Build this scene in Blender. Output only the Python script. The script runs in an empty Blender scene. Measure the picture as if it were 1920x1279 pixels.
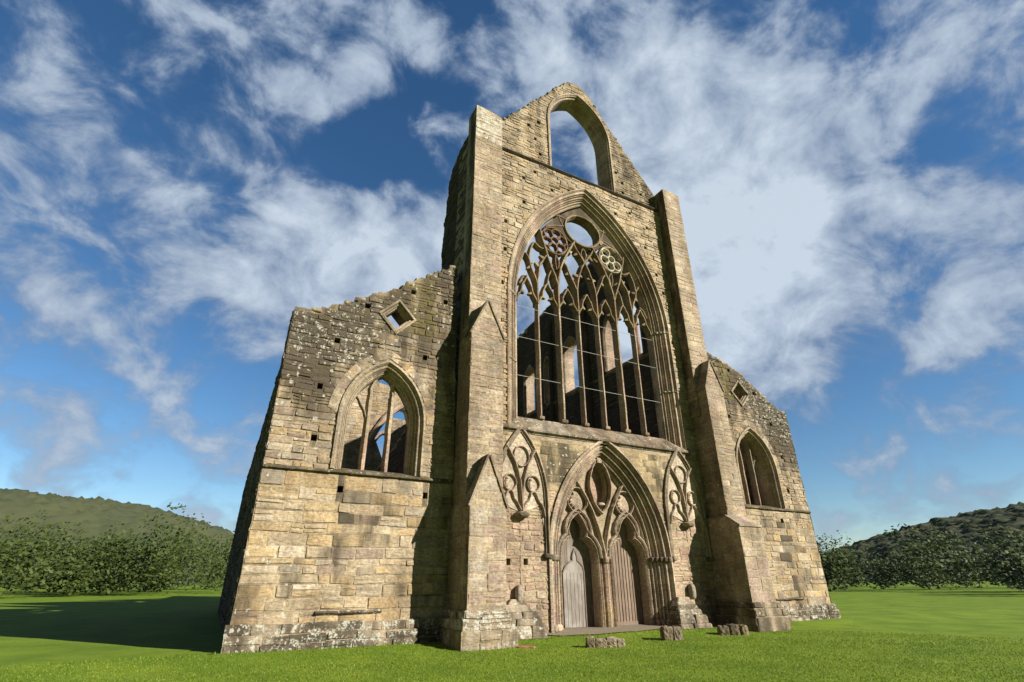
import bpy, bmesh, math, random
from mathutils import Vector, Matrix, noise
from mathutils.geometry import tessellate_polygon
R = math.radians
sc = bpy.context.scene
random.seed(7)

# ------------------------------------------------------------------ camera
cam_d = bpy.data.cameras.new('camera'); cam = bpy.data.objects.new('camera', cam_d); sc.collection.objects.link(cam)
_r = Vector((0.88122, -0.47269, -0.003355)); _u = Vector((-0.198317, -0.376143, 0.905089)); _f = Vector((0.429087, 0.796921, 0.425208))
cam.matrix_world = Matrix(((_r.x, _u.x, -_f.x, -14.11), (_r.y, _u.y, -_f.y, -17.62), (_r.z, _u.z, -_f.z, 1.68), (0, 0, 0, 1)))
cam_d.sensor_fit = 'HORIZONTAL'; cam_d.sensor_width = 36; cam_d.lens = 956.0 / 1920 * 36
cam_d.clip_start = 0.05; cam_d.clip_end = 4000
sc.camera = cam
sc.view_settings.view_transform = 'Standard'; sc.view_settings.look = 'None'
sc.view_settings.exposure = 1.06; sc.view_settings.gamma = 1

# ------------------------------------------------------------------ sun and sky
SUN = Vector((0.74, -1.0, 0.64)).normalized()          # towards the sun
sd = bpy.data.lights.new('sun', 'SUN'); so = bpy.data.objects.new('sun', sd); sc.collection.objects.link(so)
sd.energy = 5.0; sd.angle = R(0.5); sd.color = (1.0, 0.925, 0.79)
so.rotation_euler = SUN.to_track_quat('Z', 'Y').to_euler()

w = bpy.data.worlds.new('World'); sc.world = w; w.use_nodes = True
nt = w.node_tree; nt.nodes.clear(); N = nt.nodes; L = nt.links
def nd(t, **k):
    n = N.new(t)
    for a, b in k.items(): setattr(n, a, b)
    return n
def mth(op, a, b=None, c=None, clamp=False):
    n = nd('ShaderNodeMath', operation=op, use_clamp=clamp)
    for i, v in enumerate((a, b, c)):
        if v is None: continue
        if isinstance(v, (int, float)): n.inputs[i].default_value = v
        else: L.new(v, n.inputs[i])
    return n.outputs[0]
sky = nd('ShaderNodeTexSky', sky_type='NISHITA'); sky.sun_disc = False
sky.sun_elevation = math.asin(SUN.z); sky.sun_rotation = math.atan2(SUN.x, SUN.y)
sky.air_density = 1.0; sky.dust_density = 0.0; sky.ozone_density = 3.0
tc = nd('ShaderNodeTexCoord'); dirv = tc.outputs['Generated']
sep = nd('ShaderNodeSeparateXYZ'); L.new(dirv, sep.inputs[0])
zz = mth('MAXIMUM', mth('ADD', sep.outputs[2], 0.12), 0.05)
cmb = nd('ShaderNodeCombineXYZ'); L.new(mth('DIVIDE', sep.outputs[0], zz), cmb.inputs[0]); L.new(mth('DIVIDE', sep.outputs[1], zz), cmb.inputs[1])
cmb.inputs[2].default_value = 3.7
def fbm(scale, detail, rough, dist=0.0, vec=None):
    n = nd('ShaderNodeTexNoise'); n.inputs['Scale'].default_value = scale; n.inputs['Detail'].default_value = detail
    n.inputs['Roughness'].default_value = rough; n.inputs['Distortion'].default_value = dist
    L.new(vec or cmb.outputs[0], n.inputs['Vector']); return n.outputs[0]
sq = nd('ShaderNodeMapping'); L.new(dirv, sq.inputs[0]); sq.inputs['Location'].default_value = (3.3, 1.2, .4); sq.inputs['Scale'].default_value = (1, 1, 1.25)
n1 = fbm(8.5, 10, 0.58, 0.35, sq.outputs[0]); n2 = fbm(3.2, 4, 0.5, 0, sq.outputs[0]); n3 = fbm(24, 7, 0.62, .2, sq.outputs[0])
# where the cloud lies thicker or thinner, by true direction in the sky: (direction, angular radius in degrees, weight)
BL = [((.36,.705,.61), 11, .30), ((.29,.81,.51), 11, .36), ((.46,.72,.51), 12, .40), ((.33,.6,.73), 7, .26), ((.0,.87,.5), 9, .30), ((.14,.85,.5), 9, .30), ((-.02,.79,.61), 5, .16), ((.10,.80,.59), 5, .20), ((.6,.6,.45), 14, .3), ((-.021, .628, .778), 8, .27), ((.045, .558, .828), 5, .13), ((.070, .643, .763), 4.5, .27), ((.086, .610, .788), 4, .16), ((.129, .552, .824), 4, .20),
      ((.175, .55, .812), 4, .13), ((-.035, .735, .677), 8, .30), ((.071, .835, .545), 9, .32), ((.19, .773, .605), 7, .30),
      ((.30, .48, .823), 10, .20), ((.422, .421, .803), 12, .18), ((.532, .356, .768), 13, .20), ((.549, .446, .707), 12, .24), ((.65, .437, .622), 15, .38), ((.71, .558, .43), 17, .34), ((.58, .50, .64), 8, .16),
      ((.685, .517, .514), 16, .42), ((.20, .66, .72), 5, .14), ((-.25, .8, .5), 16, .26), ((-.3, .6, .75), 14, .12), ((.8, .2, .5), 22, .30),
      ((.085, .711, .698), 5.5, -.22), ((.151, .505, .85), 4, -.16), ((.13, .68, .72), 5, -.20), ((.12, .735, .665), 4, -.12), ((.03, .60, .80), 3, -.12), ((.225, .50, .835), 3, -.14), ((.02, .75, .66), 3.5, -.16)]
acc = None
for b, ang, wt in BL:
    dp = nd('ShaderNodeVectorMath', operation='DOT_PRODUCT'); L.new(dirv, dp.inputs[0]); dp.inputs[1].default_value = Vector(b).normalized()
    mr = nd('ShaderNodeMapRange', interpolation_type='SMOOTHERSTEP'); L.new(dp.outputs['Value'], mr.inputs[0])
    mr.inputs[1].default_value = math.cos(R(ang)); mr.inputs[2].default_value = math.cos(R(ang * .12)); mr.inputs[3].default_value = 0; mr.inputs[4].default_value = wt
    acc = mr.outputs[0] if acc is None else mth('ADD', acc, mr.outputs[0])
dens = mth('ADD', mth('ADD', mth('MULTIPLY', mth('SUBTRACT', n1, .5), 1.9), mth('ADD', mth('MULTIPLY', n2, .45), .62)), acc)
dens = mth('ADD', dens, mth('MULTIPLY', n3, .20))
low = nd('ShaderNodeMapRange', interpolation_type='SMOOTHSTEP'); L.new(sep.outputs[2], low.inputs[0]); low.inputs[1].default_value = .62; low.inputs[2].default_value = .30; low.inputs[3].default_value = 0; low.inputs[4].default_value = .15
dens = mth('ADD', dens, low.outputs[0])
mk = nd('ShaderNodeMapRange', interpolation_type='SMOOTHSTEP'); L.new(dens, mk.inputs[0])
mk.inputs[1].default_value = 0.92; mk.inputs[2].default_value = 1.40; mk.inputs[3].default_value = 0; mk.inputs[4].default_value = .93
bright = nd('ShaderNodeMapRange'); L.new(mth('ADD', mth('ADD', dens, mth('MULTIPLY', mth('SUBTRACT', n1, .5), 1.2)), mth('MULTIPLY', n3, .6)), bright.inputs[0])
bright.inputs[1].default_value = 1.25; bright.inputs[2].default_value = 2.35; bright.inputs[3].default_value = 0; bright.inputs[4].default_value = 1
cc = nd('ShaderNodeMix', data_type='RGBA'); L.new(bright.outputs[0], cc.inputs[0])
cc.inputs[6].default_value = (1.75, 2.5, 3.9, 1); cc.inputs[7].default_value = (6.0, 6.9, 7.9, 1)
hs = nd('ShaderNodeHueSaturation'); L.new(sky.outputs[0], hs.inputs['Color']); hs.inputs['Saturation'].default_value = 1.2; hs.inputs['Value'].default_value = 1.12
mx = nd('ShaderNodeMix', data_type='RGBA'); L.new(mk.outputs[0], mx.inputs[0]); L.new(hs.outputs[0], mx.inputs[6]); L.new(cc.outputs[2], mx.inputs[7])
# unseen dull cloud added over the western sky behind the viewer, to deepen shadows
fill_dimmer = nd('ShaderNodeMapRange', interpolation_type='SMOOTHSTEP'); L.new(mth('ADD', mth('ADD', mth('MULTIPLY', sep.outputs[1], -.65), mth('MULTIPLY', sep.outputs[0], -.7)), mth('MULTIPLY', n2, .3)), fill_dimmer.inputs[0])
fill_dimmer.inputs[1].default_value = .2; fill_dimmer.inputs[2].default_value = .5; fill_dimmer.inputs[4].default_value = .92
mx2 = nd('ShaderNodeMix', data_type='RGBA'); L.new(fill_dimmer.outputs[0], mx2.inputs[0]); L.new(mx.outputs[2], mx2.inputs[6]); mx2.inputs[7].default_value = (.8, .9, 1.05, 1)
bg = nd('ShaderNodeBackground'); L.new(mx2.outputs[2], bg.inputs[0]); bg.inputs[1].default_value = 0.05
wo = nd('ShaderNodeOutputWorld'); L.new(bg.outputs[0], wo.inputs[0])

# ------------------------------------------------------------------ materials
def mat(name):
    m = bpy.data.materials.new(name); m.use_nodes = True
    return m, m.node_tree.nodes, m.node_tree.links, m.node_tree.nodes['Principled BSDF']
def tnoise(Nn, Ll, vec, scale, detail=5, rough=.6):
    n = Nn.new('ShaderNodeTexNoise'); n.inputs['Scale'].default_value = scale; n.inputs['Detail'].default_value = detail; n.inputs['Roughness'].default_value = rough
    if vec: Ll.new(vec, n.inputs['Vector'])
    return n.outputs[0]
def ramp(Nn, Ll, v, a, b, lo=0., hi=1.):
    m = Nn.new('ShaderNodeMapRange'); m.interpolation_type = 'SMOOTHSTEP'; Ll.new(v, m.inputs[0])
    for i, x in enumerate((a, b, lo, hi)): m.inputs[i + 1].default_value = x
    return m.outputs[0]
def nmath(Nn, Ll, op, a, b):
    m = Nn.new('ShaderNodeMath'); m.operation = op
    for i, v in enumerate((a, b)):
        if isinstance(v, (int, float)): m.inputs[i].default_value = v
        else: Ll.new(v, m.inputs[i])
    return m.outputs[0]
def nmix(Nn, Ll, f, a, b, mode='MIX'):
    m = Nn.new('ShaderNodeMix'); m.data_type = 'RGBA'; m.blend_type = mode
    for i, v in ((0, f), (6, a), (7, b)):
        if isinstance(v, (int, float)): m.inputs[i].default_value = v
        elif isinstance(v, tuple): m.inputs[i].default_value = v
        else: Ll.new(v, m.inputs[i])
    return m.outputs[2]

def make_stone():
    m, n, l, p = mat('weathered sandstone')
    g = n.new('ShaderNodeNewGeometry'); pos = g.outputs['Position']
    col = n.new('ShaderNodeAttribute'); col.attribute_name = 'Col'
    wx = n.new('ShaderNodeAttribute'); wx.attribute_name = 'Wx'
    s = n.new('ShaderNodeSeparateColor'); l.new(wx.outputs['Color'], s.inputs[0])
    mp = n.new('ShaderNodeMapping'); l.new(pos, mp.inputs[0]); mp.inputs['Scale'].default_value = (1, 1, .28)
    mh = n.new('ShaderNodeMapping'); l.new(pos, mh.inputs[0]); mh.inputs['Scale'].default_value = (.5, .5, 2.2)
    a = tnoise(n, l, pos, 1.1, 5); b = tnoise(n, l, pos, 11, 6, .65); c = tnoise(n, l, pos, 55, 4, .7); bed = tnoise(n, l, mh.outputs[0], 9, 5, .65)
    base = nmix(n, l, 1.0, col.outputs['Color'], nmix(n, l, ramp(n, l, a, .3, .7), (.82, .80, .76, 1), (1.14, 1.12, 1.06, 1)), 'MULTIPLY')
    base = nmix(n, l, 1.0, base, nmix(n, l, ramp(n, l, b, .28, .72), (.70, .68, .66, 1), (1.26, 1.24, 1.2, 1)), 'MULTIPLY')
    base = nmix(n, l, 1.0, base, nmix(n, l, ramp(n, l, bed, .32, .62), (.80, .78, .74, 1), (1.1, 1.1, 1.1, 1)), 'MULTIPLY')
    base = nmix(n, l, 1.0, base, nmix(n, l, ramp(n, l, c, .3, .7), (.84, .84, .84, 1), (1.12, 1.12, 1.12, 1)), 'MULTIPLY')
    base = nmix(n, l, 1.0, base, nmix(n, l, ramp(n, l, tnoise(n, l, mp.outputs[0], .95, 7, .6), .36, .62), (.74, .72, .70, 1), (1.08, 1.08, 1.08, 1)), 'MULTIPLY')
    # dark weather staining in vertical runs, and painted shade on some faces
    st = nmath(n, l, 'ADD', tnoise(n, l, mp.outputs[0], 1.7, 6, .62), nmath(n, l, 'MULTIPLY', b, .35))
    dk = ramp(n, l, nmath(n, l, 'ADD', st, nmath(n, l, 'MULTIPLY', s.outputs[0], .8)), .80, 1.12)
    base = nmix(n, l, nmath(n, l, 'MULTIPLY', dk, .86), base, (.042, .035, .025, 1))
    # olive and yellow growth
    gy = ramp(n, l, nmath(n, l, 'ADD', nmath(n, l, 'ADD', nmath(n, l, 'MULTIPLY', tnoise(n, l, pos, 3.1, 6, .7), .6), nmath(n, l, 'MULTIPLY', b, .45)), nmath(n, l, 'MULTIPLY', s.outputs[2], .62)), .78, .92)
    base = nmix(n, l, nmath(n, l, 'MULTIPLY', gy, .8), base, nmix(n, l, ramp(n, l, c, .35, .65), (.048, .045, .012, 1), (.20, .165, .04, 1)))
    # pale lichen blots
    def spots(scale, rad):
        v = n.new('ShaderNodeTexVoronoi'); v.inputs['Scale'].default_value = scale; v.inputs['Randomness'].default_value = 1
        vv = n.new('ShaderNodeVectorMath'); vv.operation = 'ADD'; l.new(pos, vv.inputs[0])
        nz = n.new('ShaderNodeTexNoise'); nz.inputs['Scale'].default_value = 9; l.new(pos, nz.inputs['Vector'])
        sc_ = n.new('ShaderNodeVectorMath'); sc_.operation = 'SCALE'; l.new(nz.outputs['Color'], sc_.inputs[0]); sc_.inputs['Scale'].default_value = .22
        l.new(sc_.outputs[0], vv.inputs[1]); l.new(vv.outputs[0], v.inputs['Vector'])
        cs = n.new('ShaderNodeSeparateColor'); l.new(v.outputs['Color'], cs.inputs[0])
        on = nmath(n, l, 'LESS_THAN', cs.outputs[0], nmath(n, l, 'MULTIPLY', s.outputs[1], .85))
        rr = nmath(n, l, 'ADD', nmath(n, l, 'MULTIPLY', cs.outputs[1], rad), rad * .25)
        d = ramp(n, l, nmath(n, l, 'SUBTRACT', rr, v.outputs['Distance']), -.02, .07)
        return nmath(n, l, 'MULTIPLY', on, d)
    ln = nmath(n, l, 'ADD', nmath(n, l, 'MULTIPLY', tnoise(n, l, pos, 4.2, 9, .72), .75), nmath(n, l, 'MULTIPLY', tnoise(n, l, pos, 17, 6, .7), .5))
    sp = nmath(n, l, 'MAXIMUM', ramp(n, l, nmath(n, l, 'ADD', ln, nmath(n, l, 'MULTIPLY', s.outputs[1], .34)), .855, .925), nmath(n, l, 'MULTIPLY', spots(6.5, .34), .8))
    base = nmix(n, l, nmath(n, l, 'MULTIPLY', sp, .88), base, nmix(n, l, ramp(n, l, c, .3, .7), (.30, .30, .25, 1), (.52, .52, .46, 1)))
    l.new(base, p.inputs['Base Color']); p.inputs['Roughness'].default_value = .93; p.inputs['Specular IOR Level'].default_value = .15
    h = nmath(n, l, 'ADD', nmath(n, l, 'MULTIPLY', b, .9), nmath(n, l, 'ADD', nmath(n, l, 'MULTIPLY', c, .28), nmath(n, l, 'MULTIPLY', bed, .9)))
    bp = n.new('ShaderNodeBump'); bp.inputs['Strength'].default_value = .75; bp.inputs['Distance'].default_value = .035
    l.new(h, bp.inputs['Height']); l.new(bp.outputs[0], p.inputs['Normal'])
    return m
STONE = make_stone()

def make_wood(name, c0, c1, c2):
    m, n, l, p = mat(name)
    g = n.new('ShaderNodeNewGeometry'); mp = n.new('ShaderNodeMapping'); l.new(g.outputs['Position'], mp.inputs[0]); mp.inputs['Scale'].default_value = (1, 1, .06)
    col = n.new('ShaderNodeAttribute'); col.attribute_name = 'Col'
    a = tnoise(n, l, mp.outputs[0], 38, 6, .7); b = tnoise(n, l, g.outputs['Position'], 1.6, 4)
    base = nmix(n, l, ramp(n, l, a, .3, .7), c0, c1)
    base = nmix(n, l, ramp(n, l, b, .45, .72, 0, .7), base, c2)
    base = nmix(n, l, 1.0, base, col.outputs['Color'], 'MULTIPLY')
    l.new(base, p.inputs['Base Color']); p.inputs['Roughness'].default_value = .8
    bp = n.new('ShaderNodeBump'); bp.inputs['Strength'].default_value = .5; bp.inputs['Distance'].default_value = .01; l.new(a, bp.inputs['Height']); l.new(bp.outputs[0], p.inputs['Normal'])
    return m
WOOD_GREY = make_wood('silvered oak boards', (.075, .058, .045, 1), (.18, .145, .115, 1), (.22, .19, .16, 1))
WOOD_BROWN = make_wood('brown oak boards', (.09, .06, .042, 1), (.24, .175, .125, 1), (.27, .215, .165, 1))
WOOD_PALE = make_wood('pale silvered oak', (.10, .085, .072, 1), (.225, .20, .175, 1), (.28, .262, .24, 1))
def plain(name, c, rough=.6, metal=0.):
    m, n, l, p = mat(name); p.inputs['Roughness'].default_value = rough; p.inputs['Metallic'].default_value = metal
    g = n.new('ShaderNodeNewGeometry'); a = tnoise(n, l, g.outputs['Position'], 14, 5)
    l.new(nmix(n, l, ramp(n, l, a, .3, .7), tuple(x * .75 for x in c[:3]) + (1,), tuple(min(1, x * 1.2) for x in c[:3]) + (1,)), p.inputs['Base Color'])
    return m
IRON = plain('galvanised tie rod', (.33, .32, .29), .6, .1)
PATHM = plain('trodden earth', (.15, .12, .085), .95)
def make_ground():
    m, n, l, p = mat('mown lawn')
    g = n.new('ShaderNodeNewGeometry'); pos = g.outputs['Position']
    a = tnoise(n, l, pos, .55, 5); b = tnoise(n, l, pos, 6, 6, .7); c = tnoise(n, l, pos, 60, 3, .7)
    base = nmix(n, l, ramp(n, l, a, .3, .7), (.085, .145, .010, 1), (.15, .215, .018, 1))
    base = nmix(n, l, ramp(n, l, b, .45, .75, 0, .6), base, (.11, .145, .025, 1))
    base = nmix(n, l, ramp(n, l, c, .45, .7, 0, .6), base, (.03, .07, .01, 1))
    l.new(base, p.inputs['Base Color']); p.inputs['Roughness'].default_value = .9; p.inputs['Specular IOR Level'].default_value = .1
    bp = n.new('ShaderNodeBump'); bp.inputs['Strength'].default_value = .6; bp.inputs['Distance'].default_value = .04; l.new(b, bp.inputs['Height']); l.new(bp.outputs[0], p.inputs['Normal'])
    return m
GROUND = make_ground()
def make_leaf(name, c0, c1, c2, trans=.25):
    m, n, l, p = mat(name)
    col = n.new('ShaderNodeAttribute'); col.attribute_name = 'Col'; s = n.new('ShaderNodeSeparateColor'); l.new(col.outputs['Color'], s.inputs[0])
    base = nmix(n, l, s.outputs[0], c0, c1); base = nmix(n, l, s.outputs[1], base, c2)
    l.new(base, p.inputs['Base Color']); p.inputs['Roughness'].default_value = .55; p.inputs['Specular IOR Level'].default_value = .25
    tr = n.new('ShaderNodeBsdfTranslucent'); l.new(base, tr.inputs[0]); ms = n.new('ShaderNodeMixShader'); ms.inputs[0].default_value = trans
    l.new(p.outputs[0], ms.inputs[1]); l.new(tr.outputs[0], ms.inputs[2]); l.new(ms.outputs[0], n['Material Output'].inputs[0])
    return m
GRASS = make_leaf('grass blades', (.085, .155, .012, 1), (.205, .275, .024, 1), (.29, .28, .07, 1), .35)
LEAF = make_leaf('tree foliage', (.022, .045, .009, 1), (.06, .085, .018, 1), (.09, .085, .025, 1), .2)
BARK = plain('bark', (.10, .075, .05), .9)
def make_hill():
    m, n, l, p = mat('wooded hillside'); g = n.new('ShaderNodeNewGeometry'); a = tnoise(n, l, g.outputs['Position'], .012, 8, .7)
    l.new(nmix(n, l, ramp(n, l, a, .35, .65), (.020, .032, .012, 1), (.05, .058, .022, 1)), p.inputs['Base Color']); p.inputs['Roughness'].default_value = 1
    return m
HILL = make_hill()

# ------------------------------------------------------------------ mesh builder
CAT = {}
class MB:
    def __init__(s): s.v = []; s.f = []; s.c = []; s.w = []
    def add(s, vs, fs, col=(.4, .33, .22), wx=(0, 0, 0)):
        o = len(s.v); s.v += [tuple(v) for v in vs]
        for f in fs: s.f.append(tuple(i + o for i in f)); s.c.append(col); s.w.append(wx)
    def build(s, name, m=None, parent=None, smooth=False):
        me = bpy.data.meshes.new(name); me.from_pydata(s.v, [], s.f)
        ca = me.attributes.new('Col', 'FLOAT_COLOR', 'CORNER'); wa = me.attributes.new('Wx', 'FLOAT_COLOR', 'CORNER')
        cb = []; wb = []
        for f, c, x in zip(s.f, s.c, s.w):
            cb += [c[0], c[1], c[2], 1] * len(f); wb += [x[0], x[1], x[2], 1] * len(f)
        ca.data.foreach_set('color', cb); wa.data.foreach_set('color', wb)
        me.materials.append(m or STONE)
        if smooth: me.polygons.foreach_set('use_smooth', [True] * len(s.f))
        me.update(); o = bpy.data.objects.new(name, me); sc.collection.objects.link(o)
        if parent: o.parent = parent
        return o
def empty(name, loc=(0, 0, 0)):
    o = bpy.data.objects.new(name, None); o.location = loc; sc.collection.objects.link(o); return o
def tag(o, label=None, cat=None, group=None, kind=None):
    for k, v in (('label', label), ('category', cat), ('group', group), ('kind', kind)):
        if v: o[k] = v
    return o

BUFF = (0.326, 0.279, 0.216); OCHRE = (0.347, 0.271, 0.166); GREY = (0.259, 0.236, 0.207); MAUVE = (0.237, 0.184, 0.172); PINK = (0.319, 0.236, 0.204)
BROWN = (0.202, 0.162, 0.131); PALE = (0.396, 0.354, 0.302); MORTAR = (0.312, 0.264, 0.200); RED = (.215, .125, .095)
P_MAIN = [(BUFF, 5), (OCHRE, 2.4), (GREY, 2), (PALE, 2.5), (BROWN, .6)]
P_BUT = [(BUFF, 4), (GREY, 4), ((0.285, 0.227, 0.204), 2.2), ((0.312, 0.243, 0.216), 2), (PALE, .8)]
P_AISLE = [(BUFF, 4), (OCHRE, 3), (GREY, 2), (MAUVE, 1.4), (BROWN, 1), (PALE, 1.3)]
P_PINK = [(PINK, 6), (BUFF, 2.5), (MAUVE, 2), (OCHRE, .8), (PALE, .6)]
P_ASH = [((0.305, 0.262, 0.207), 4), ((0.277, 0.243, 0.200), 3), ((0.334, 0.290, 0.238), 1)]
P_MOULD = [((0.326, 0.277, 0.226), 4), ((0.347, 0.297, 0.248), 2.5), ((0.326, 0.251, 0.221), 2), (GREY, .8)]
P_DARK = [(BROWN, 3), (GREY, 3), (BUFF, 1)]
MORT = [(MORTAR, 1)]
def pick(pal, j=.085):
    t = random.random() * sum(x[1] for x in pal)
    for c, q in pal:
        t -= q
        if t <= 0: break
    tw = sum(x[1] for x in pal); mn = [sum(x[0][i] * x[1] for x in pal) / tw for i in range(3)]; c = [c[i] * .68 + mn[i] * .32 for i in range(3)]
    k = 1 + random.uniform(-1, 1) * j * 1.6; h = random.uniform(-j, j) * .25
    return (c[0] * k * (1 + h), c[1] * k, c[2] * k * (1 - h))
class Frame:                                            # (u, v, d): d is depth INTO the wall
    def __init__(s, O, U, V=(0, 0, 1)):
        s.O = Vector(O); s.U = Vector(U); s.V = Vector(V); s.N = s.U.cross(s.V)
    def __call__(s, u, v, d=0.): return s.O + s.U * u + s.V * v - s.N * d
FRONT = Frame((0, 0, 0), (1, 0, 0))
def front(y): return Frame((0, y, 0), (1, 0, 0))
def west(x): return Frame((x, 0, 0), (0, -1, 0))         # faces -x, u = -y
def east(x): return Frame((x, 0, 0), (0, 1, 0))          # faces +x, u = y
def back(y): return Frame((0, y, 0), (-1, 0, 0))         # faces +y, u = -x

def prism(mb, out, holes, fr, d0, d1, col=MORTAR, wx=(0, 0, 0)):
    loops = [out] + list(holes); flat = [p for lp in loops for p in lp]; n = len(flat)
    tris = tessellate_polygon([[Vector((p[0], p[1], 0)) for p in lp] for lp in loops])
    vs = [fr(p[0], p[1], d0) for p in flat] + [fr(p[0], p[1], d1) for p in flat]; fs = []
    for t in tris:
        a, b, c = (flat[i] for i in t)
        cr = (b[0] - a[0]) * (c[1] - a[1]) - (b[1] - a[1]) * (c[0] - a[0])
        t = tuple(t) if cr > 0 else tuple(reversed(t))
        fs.append(t); fs.append(tuple(reversed([i + n for i in t])))
    o = 0
    for k, lp in enumerate(loops):
        m = len(lp); ar = sum(lp[i][0] * lp[(i + 1) % m][1] - lp[(i + 1) % m][0] * lp[i][1] for i in range(m))
        fl = (ar > 0) == (k == 0)
        for i in range(m):
            a, b = o + i, o + (i + 1) % m
            fs.append((b, a, a + n, b + n) if fl else (a, b, b + n, a + n))
        o += m
    mb.add(vs, fs, col, wx)

class Arch:
    def __init__(s, cx, w, zs, za, zb): s.cx, s.w, s.zs, s.za, s.zb = cx, w, zs, za, zb; h = za - zs; s.R = (w * w + h * h) / (2 * w); s.c = s.R - w
    def half(s, z):
        if z <= s.zs: return s.w
        q = s.R ** 2 - (z - s.zs) ** 2
        return max(0, math.sqrt(max(q, 0)) - s.c)
    def xr(s, z):
        if z < s.zb or z > s.za: return None
        h = s.half(z); return (s.cx - h, s.cx + h)
    def path(s, step=.35, zb=None):
        zb = s.zb if zb is None else zb; L_ = []
        k = max(1, round((s.zs - zb) / step))
        for i in range(k): L_.append((s.w, zb + (s.zs - zb) * i / k))
        am = math.acos(min(1, s.c / s.R)) if s.c >= 0 else math.acos(max(-1, s.c / s.R)); m = max(6, round(s.R * am / step))
        for i in range(m + 1): a = am * i / m; L_.append((s.R * math.cos(a) - s.c, s.zs + s.R * math.sin(a)))
        L_[-1] = (0, s.za)
        return [(s.cx - x, z) for x, z in L_] + [(s.cx + x, z) for x, z in reversed(L_[:-1])]
class Rect:
    def __init__(s, a, b, z0, z1): s.a, s.b, s.z0, s.z1 = a, b, z0, z1
    def xr(s, z): return (s.a, s.b) if s.z0 <= z <= s.z1 else None
    def poly(s): return [(s.a, s.z0), (s.b, s.z0), (s.b, s.z1), (s.a, s.z1)]
class Diamond:
    def __init__(s, cx, cz, hx, hz): s.cx, s.cz, s.hx, s.hz = cx, cz, hx, hz
    def xr(s, z):
        t = 1 - abs(z - s.cz) / s.hz
        return (s.cx - s.hx * t, s.cx + s.hx * t) if t > 0 else None
    def poly(s): return [(s.cx - s.hx, s.cz), (s.cx, s.cz - s.hz), (s.cx + s.hx, s.cz), (s.cx, s.cz + s.hz)]
class Poly:                                             # any polygon as an x-range (outer extent) at z
    def __init__(s, p): s.p = p
    def xr(s, z):
        xs = []; n = len(s.p)
        for i in range(n):
            (x0, z0), (x1, z1) = s.p[i], s.p[(i + 1) % n]
            if (z0 <= z < z1) or (z1 <= z < z0): xs.append(x0 + (x1 - x0) * (z - z0) / (z1 - z0))
        return (min(xs), max(xs)) if len(xs) >= 2 else None

def free_of(shape, blocks):
    def fr(z0, z1):
        zs = [z0 + .005, (z0 + z1) / 2, z1 - .005]; r = [shape.xr(z) for z in zs]
        if any(x is None for x in r): return []
        a = max(x[0] for x in r); b = min(x[1] for x in r)
        if b - a < .08: return []
        iv = [(a, b)]
        for bl in blocks:
            q = [bl.xr(z) for z in zs]; q = [x for x in q if x]
            if not q: continue
            p, s_ = min(x[0] for x in q), max(x[1] for x in q); nv = []
            for (c, d) in iv:
                if s_ <= c or p >= d: nv.append((c, d)); continue
                if p - c > .05: nv.append((c, p))
                if d - s_ > .05: nv.append((s_, d))
            iv = nv
        return iv
    return fr
class Warp:                                             # lets courses wander a little, as rubble does
    def __init__(s, fr, a): s.fr, s.a, s.k = fr, a, fr.O.x * .37 + fr.O.y * 1.3 + fr.U.x
    def __call__(s, u, v, d=0.):
        q = noise.noise_vector(Vector((u * 1.3, v * 1.9, s.k))); r_ = noise.noise_vector(Vector((u * 4.5, v * 6, s.k + 5)))
        return s.fr(u + s.a * (q.x + .35 * r_.x), v + s.a * (q.y + .45 * r_.y), d)
def stone(mb, fr, u0, u1, v0, v1, d, p, pal, wx, bev=.016, tilt=.012):
    j = lambda s: random.uniform(-s, s)
    if u1 - u0 < .03 or v1 - v0 < .03: return
    b = min(bev * random.uniform(.7, 1.5), (u1 - u0) * .3, (v1 - v0) * .3); c1 = min(.045, (u1 - u0) * .25, (v1 - v0) * .25) * random.random() ** 2
    out = [(u0, v0), (u1, v0), (u1, v1), (u0, v1)]; tu, tv = j(tilt), j(tilt)
    base = []; top = []
    cu, cv = (u0 + u1) / 2, (v0 + v1) / 2
    for (u, v) in out:
        su, sv = (1 if u > cu else -1), (1 if v > cv else -1)
        u += -su * abs(j(.02)); v += -sv * abs(j(.02))
        k = c1 * random.random()
        # each corner chamfered: two points
        pts = [(u, v - sv * k), (u - su * k, v)] if su * sv < 0 else [(u - su * k, v), (u, v - sv * k)]
        if su * sv > 0: pts = [(u, v - sv * k), (u - su * k, v)]
        if (su, sv) == (-1, -1): pts = [(u, v - sv * k), (u - su * k, v)]
        elif (su, sv) == (1, -1): pts = [(u - su * k, v), (u, v - sv * k)]
        elif (su, sv) == (1, 1): pts = [(u, v - sv * k), (u - su * k, v)]
        else: pts = [(u - su * k, v), (u, v - sv * k)]
        for (a, e) in pts:
            base.append(fr(a, e, d + .004)); top.append(fr(a - su * b, e - sv * b, d - p - tu * su - tv * sv))
    n = 8; cen = fr(cu + j(.02), cv + j(.01), d - p - abs(j(.012)))
    fs = [(i, (i + 1) % n, n + (i + 1) % n, n + i) for i in range(n)] + [(n + i, n + (i + 1) % n, 2 * n) for i in range(n)]
    mb.add(base + top + [cen], fs, pick(pal), wx)
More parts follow.
